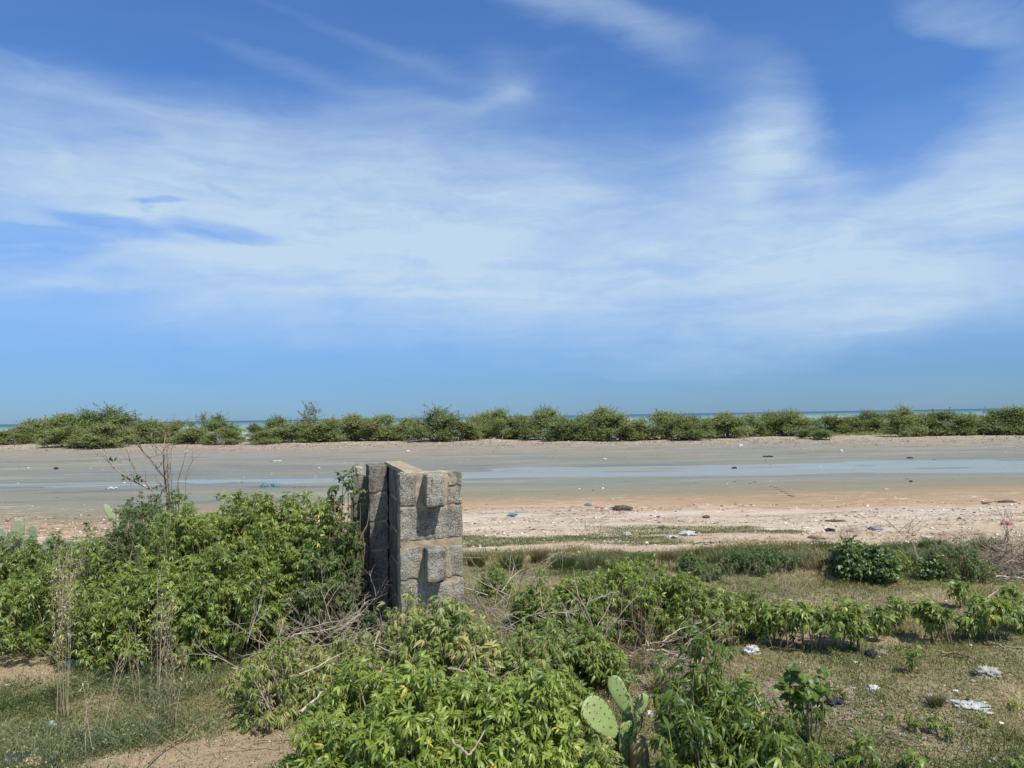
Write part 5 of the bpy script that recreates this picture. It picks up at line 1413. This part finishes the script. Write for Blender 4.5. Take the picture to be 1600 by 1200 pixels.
LIT = [
 (1176, 1020, 26, 18, 'white_plastic', 'white crumpled bag beside a yellow wrapper under the seedling row', 'bag'),
 (1184, 1029, 18, 10, 'yellow_plastic', 'yellow wrapper lying below the white crumpled bag', 'flat'),
 (1547, 1058, 40, 24, 'dirty_white', 'grey white rag twisted on the right grass', 'bag'),
 (1512, 1103, 54, 16, 'white_plastic', 'torn white rag spread on the grass at right', 'flat'),
 (1530, 1110, 36, 8, 'white_plastic', 'trailing lower strip of the torn white rag', 'flat'),
 (1454, 1092, 12, 12, 'white_plastic', 'small white upright scrap beside a dry tuft', 'bag'),
 (1364, 1080, 20, 14, 'white_plastic', 'white scrap with green leaf in the middle of the right grass', 'bag'),
 (1335, 1076, 14, 9, 'white_plastic', 'small white scrap left of the one with the green leaf', 'flat'),
 (1363, 1025, 24, 15, 'black_plastic', 'black crumpled bag lying in front of the seedling row', 'bag'),
 (1376, 1018, 26, 8, 'dirty_white', 'pale rag behind the black crumpled bag', 'flat'),
 (1304, 1102, 30, 20, 'black_plastic', 'black bag lying right of the broad leaved sapling', 'bag'),
 (1274, 1108, 14, 14, 'white_plastic', 'white ball of plastic below the broad leaved sapling', 'bag'),
 (1272, 1090, 22, 10, 'dirty_white', 'pale scrap behind the broad leaved sapling', 'flat'),
 (1235, 1102, 26, 10, 'dirty_white', 'dirty white scrap on brown litter left of the sapling', 'flat'),
 (1272, 1133, 22, 10, 'white_plastic', 'white scrap below the broad leaved sapling', 'flat'),
 (1237, 1128, 16, 12, 'brown_card', 'piece of brown card left of the white scrap', 'flat'),
 (1300, 1190, 26, 12, 'black_plastic', 'small black bag on the bottom grass', 'bag'),
 (1408, 1148, 18, 9, 'dirty_white', 'dull white scrap left of the small plants', 'flat'),
 (1016, 1120, 14, 14, 'white_plastic', 'white scrap right beside the prickly pear', 'bag'),
 (1072, 1130, 22, 12, 'white_plastic', 'white curved scrap right of the cactus', 'flat'),
 (1033, 1133, 16, 8, 'teal_plastic', 'teal scrap of plastic right of the cactus', 'flat'),
 (1100, 1140, 16, 8, 'teal_plastic', 'teal scrap under the large leafy clump', 'flat'),
 (1070, 1108, 12, 10, 'white_plastic', 'white scrap under the stalky plant', 'bag'),
 (942, 1084, 12, 10, 'white_plastic', 'white scrap left of the prickly pear pads', 'bag'),
 (1094, 1085, 30, 18, 'black_plastic', 'dark rag behind the large leafy clump', 'bag'),
 (112, 1040, 20, 14, 'white_plastic', 'white scrap at the foot of the thicket by the dry stalks', 'bag'),
 (125, 1043, 14, 7, 'white_plastic', 'small white shred right of the scrap by the dry stalks', 'flat'),
 (219, 1044, 26, 16, 'pale_blue_plastic', 'pale blue plastic bag in front of the thicket', 'bag'),
 (15, 1070, 16, 9, 'white_plastic', 'white scrap on bare soil at the left edge', 'flat'),
 (80, 1138, 14, 16, 'pale_blue_plastic', 'pale crumpled cup in the left weeds', 'bag'),
 (255, 1095, 12, 9, 'white_plastic', 'small white scrap in the weeds below the pale blue bag', 'flat'),
 (415, 1138, 8, 7, 'white_plastic', 'tiny white scrap below the cut branches', 'bag'),
 (480, 1146, 26, 10, 'grey_plastic', 'grey plastic scrap beside bare soil left of the bright bush', 'flat'),
 (22, 1194, 44, 22, 'denim_cloth', 'dark blue cloth at the bottom left corner', 'bag'),
 (47, 1197, 36, 18, 'tan_cloth', 'tan cloth lying against the dark blue one at bottom left', 'bag'),
 (80, 1197, 20, 14, 'black_plastic', 'black scrap right of the tan cloth at bottom left', 'bag'),
 (413, 761, 12, 10, 'blue_plastic', 'left one of two bright blue bags behind the thicket', 'bag'),
 (430, 761, 12, 10, 'blue_plastic', 'right one of two bright blue bags behind the thicket', 'bag'),
 (1075, 837, 30, 11, 'white_plastic', 'heap of white rags on the near sand strip', 'bag'),
 (1050, 839, 26, 8, 'white_plastic', 'white rags left of the heap on the sand', 'flat'),
 (980, 837, 18, 9, 'dirty_white', 'dull white bag on the green turf strip', 'bag'),
 (1033, 825, 16, 5, 'driftwood', 'dark flat driftwood behind the white rag heap', 'log'),
 (972, 797, 32, 11, 'driftwood', 'dark heap of wrack on the pink sand', 'bag'),
 (938, 793, 22, 5, 'pink_cloth', 'faded red cloth on the sand left of the wrack heap', 'flat'),
 (920, 790, 14, 6, 'grey_plastic', 'grey scrap left of the faded red cloth', 'bag'),
 (900, 792, 16, 4, 'dirty_white', 'pale scrap at the left end of the wrack', 'flat'),
 (800, 806, 18, 6, 'blue_plastic', 'blue plastic bag lying on the pink sand', 'bag'),
 (882, 905, 12, 5, 'orange_plastic', 'orange scrap on the grass behind the bushes', 'bag'),
 (1118, 905, 10, 10, 'white_plastic', 'white scrap in the low grey green weeds', 'bag'),
 (1074, 904, 8, 7, 'white_plastic', 'small white scrap left of the grey green weeds', 'bag'),
 (1448, 842, 14, 7, 'white_plastic', 'white bag on the sand right of the stick bundle', 'bag'),
 (1366, 828, 18, 8, 'grey_plastic', 'grey bag on the sand left of the stick bundle', 'bag'),
 (1283, 846, 26, 5, 'dirty_white', 'pale wood piece on the sand above the dark shrub', 'flat'),
 (1298, 830, 16, 7, 'black_plastic', 'black bag on the sand left of the dry weed', 'bag'),
 (1278, 842, 24, 8, 'brown_card', 'brown wrack beside the pale wood piece', 'bag'),
 (1306, 815, 30, 5, 'driftwood', 'long dark driftwood on the pale sand', 'log'),
 (1104, 809, 10, 6, 'driftwood', 'small dark lump on the sand right of the wrack heap', 'bag'),
 (1572, 785, 24, 6, 'driftwood', 'thick black log on the pale sand at right', 'log'),
 (1542, 787, 20, 4, 'driftwood', 'thin dark driftwood left of the black log', 'log'),
 (1572, 820, 14, 12, 'pink_cloth', 'pinkish bag caught on top of the brushwood pile', 'bag'),
 (1488, 914, 12, 7, 'white_plastic', 'white scrap on the grass left of the brushwood pile', 'bag'),
 (1458, 914, 14, 4, 'yellow_plastic', 'yellowish scrap on the grass below the small dark shrub', 'flat'),
 (1404, 914, 8, 6, 'red_cloth', 'small red scrap on the grass right of the dark shrub', 'bag'),
 (1310, 909, 7, 4, 'white_plastic', 'tiny white scrap below the dark glossy shrub', 'flat'),
 (1312, 903, 26, 4, 'dirty_white', 'pale bleached strip below the dark glossy shrub', 'flat'),
 (174, 764, 18, 5, 'white_plastic', 'white bag lying on the mud behind the thicket', 'bag'),
 (87, 733, 8, 5, 'black_plastic', 'dark lump on the mudflat at left', 'bag'),
 (1203, 714, 10, 4, 'black_plastic', 'right one of two dark lumps on the far mud', 'bag'),
 (1195, 714, 8, 3, 'black_plastic', 'left one of two dark lumps on the far mud', 'bag'),
 (1148, 732, 8, 4, 'black_plastic', 'dark lump in the shallow water', 'bag'),
 (1422, 716, 9, 3, 'black_plastic', 'dark speck on the mud beyond the water at right', 'bag'),
 (1423, 753, 7, 4, 'black_plastic', 'dark lump on the near side of the water', 'bag'),
 (1157, 698, 7, 6, 'white_plastic', 'white bag on the far shore below the bushes', 'bag'),
 (1315, 706, 6, 6, 'white_plastic', 'white bag standing on the far mud at right', 'bag'),
 (432, 721, 20, 4, 'white_plastic', 'white strip lying on the mudflat left of the wall', 'flat'),
 (291, 706, 8, 3, 'white_plastic', 'small white bag on the far mud right of the bare tree', 'bag'),
 (638, 706, 8, 4, 'white_plastic', 'white scrap on the far mud above the wall', 'bag'),
 (945, 718, 7, 4, 'white_plastic', 'white scrap on the mud beyond the middle of the water', 'bag'),
 (1545, 985, 10, 6, 'white_plastic', 'white scrap near the foot of the dark seedling', 'flat'),
 (1580, 988, 14, 4, 'white_plastic', 'white strip on the grass at the right edge', 'flat'),
 (1240, 985, 16, 12, 'dirty_white', 'pale scrap seen between the stems of the seedling row', 'bag'),
 (1195, 1003, 10, 9, 'white_plastic', 'white scrap behind the left end of the seedling row', 'bag'),
 (500, 1195, 12, 8, 'yellow_plastic', 'yellow leaf like scrap on bare soil by the bright bush', 'flat'),
 (1068, 1095, 10, 8, 'white_plastic', 'white crumb of plastic above the curved scrap', 'flat'),
 (1520, 1064, 16, 5, 'dirty_white', 'pale strip left below the twisted rag', 'flat'),
]
KN = {'driftwood': ('driftwood', 'driftwood'), 'denim_cloth': ('cloth', 'cloth'), 'tan_cloth': ('cloth', 'cloth'), 'red_cloth': ('cloth', 'cloth'), 'pink_cloth': ('cloth', 'cloth'), 'brown_card': ('card_scrap', 'litter')}
for q, (px, py, w_, h_, mt, lab, kd) in enumerate(LIT):
    nm, ct = KN.get(mt, (('plastic_bag', 'plastic bag') if kd == 'bag' else ('plastic_scrap', 'litter')))
    crumple(px, py, w_, h_, mt, lab, kd, q, nm, ct, LW if mt in ('white_plastic', 'dirty_white') else None)
# row of dark clods crossing the mud, and pale blocks on the far shore
CG = 'dark clods in a line across the wet sand'
for q, (px, py, w_) in enumerate([(1205, 760, 8), (1211, 762, 9), (1217, 765, 8), (1223, 768, 12), (1229, 771, 11), (1235, 774, 12), (1239, 776, 7)]):
    crumple(px, py, w_*.75, 2.5, 'driftwood', ['farthest dark clod of the line on the wet sand', 'second farthest dark clod of the line', 'dark clod between the second farthest and the middle one',
            'middle dark clod of the line on the wet sand', 'dark clod just nearer than the middle one', 'big dark clod second nearest in the line', 'nearest dark clod of the line on the wet sand'][q], 'flat', 200+q, 'mud_clod', 'mud clod', CG)
for q, (px, py, w_, h_, lab) in enumerate([(327, 688, 12, 11, 'pale concrete block standing among the far bushes at left'), (388, 689, 8, 9, 'smaller pale block in the gap of the far bush line'),
                                           (282, 691, 10, 4, 'flat pale block at the foot of the far bushes'), (654, 683, 6, 8, 'tiny pale block between bushes above the wall')]):
    b = G(px, py+2); s_ = b[1]/F
    mb = MB(); rough_box(mb, (0, 0, h_*s_/2), (w_*s_, w_*s_*.8, h_*s_), 900+q, amp=.03, bev=.03, res=.06, var=.3, chip=.05)
    o = mb.build('concrete_rubble', 'white_plastic' if q < 2 else 'concrete_block', loc=tuple(b)); o.rotation_euler.z = .4*q
    tag(o, lab, 'rubble')
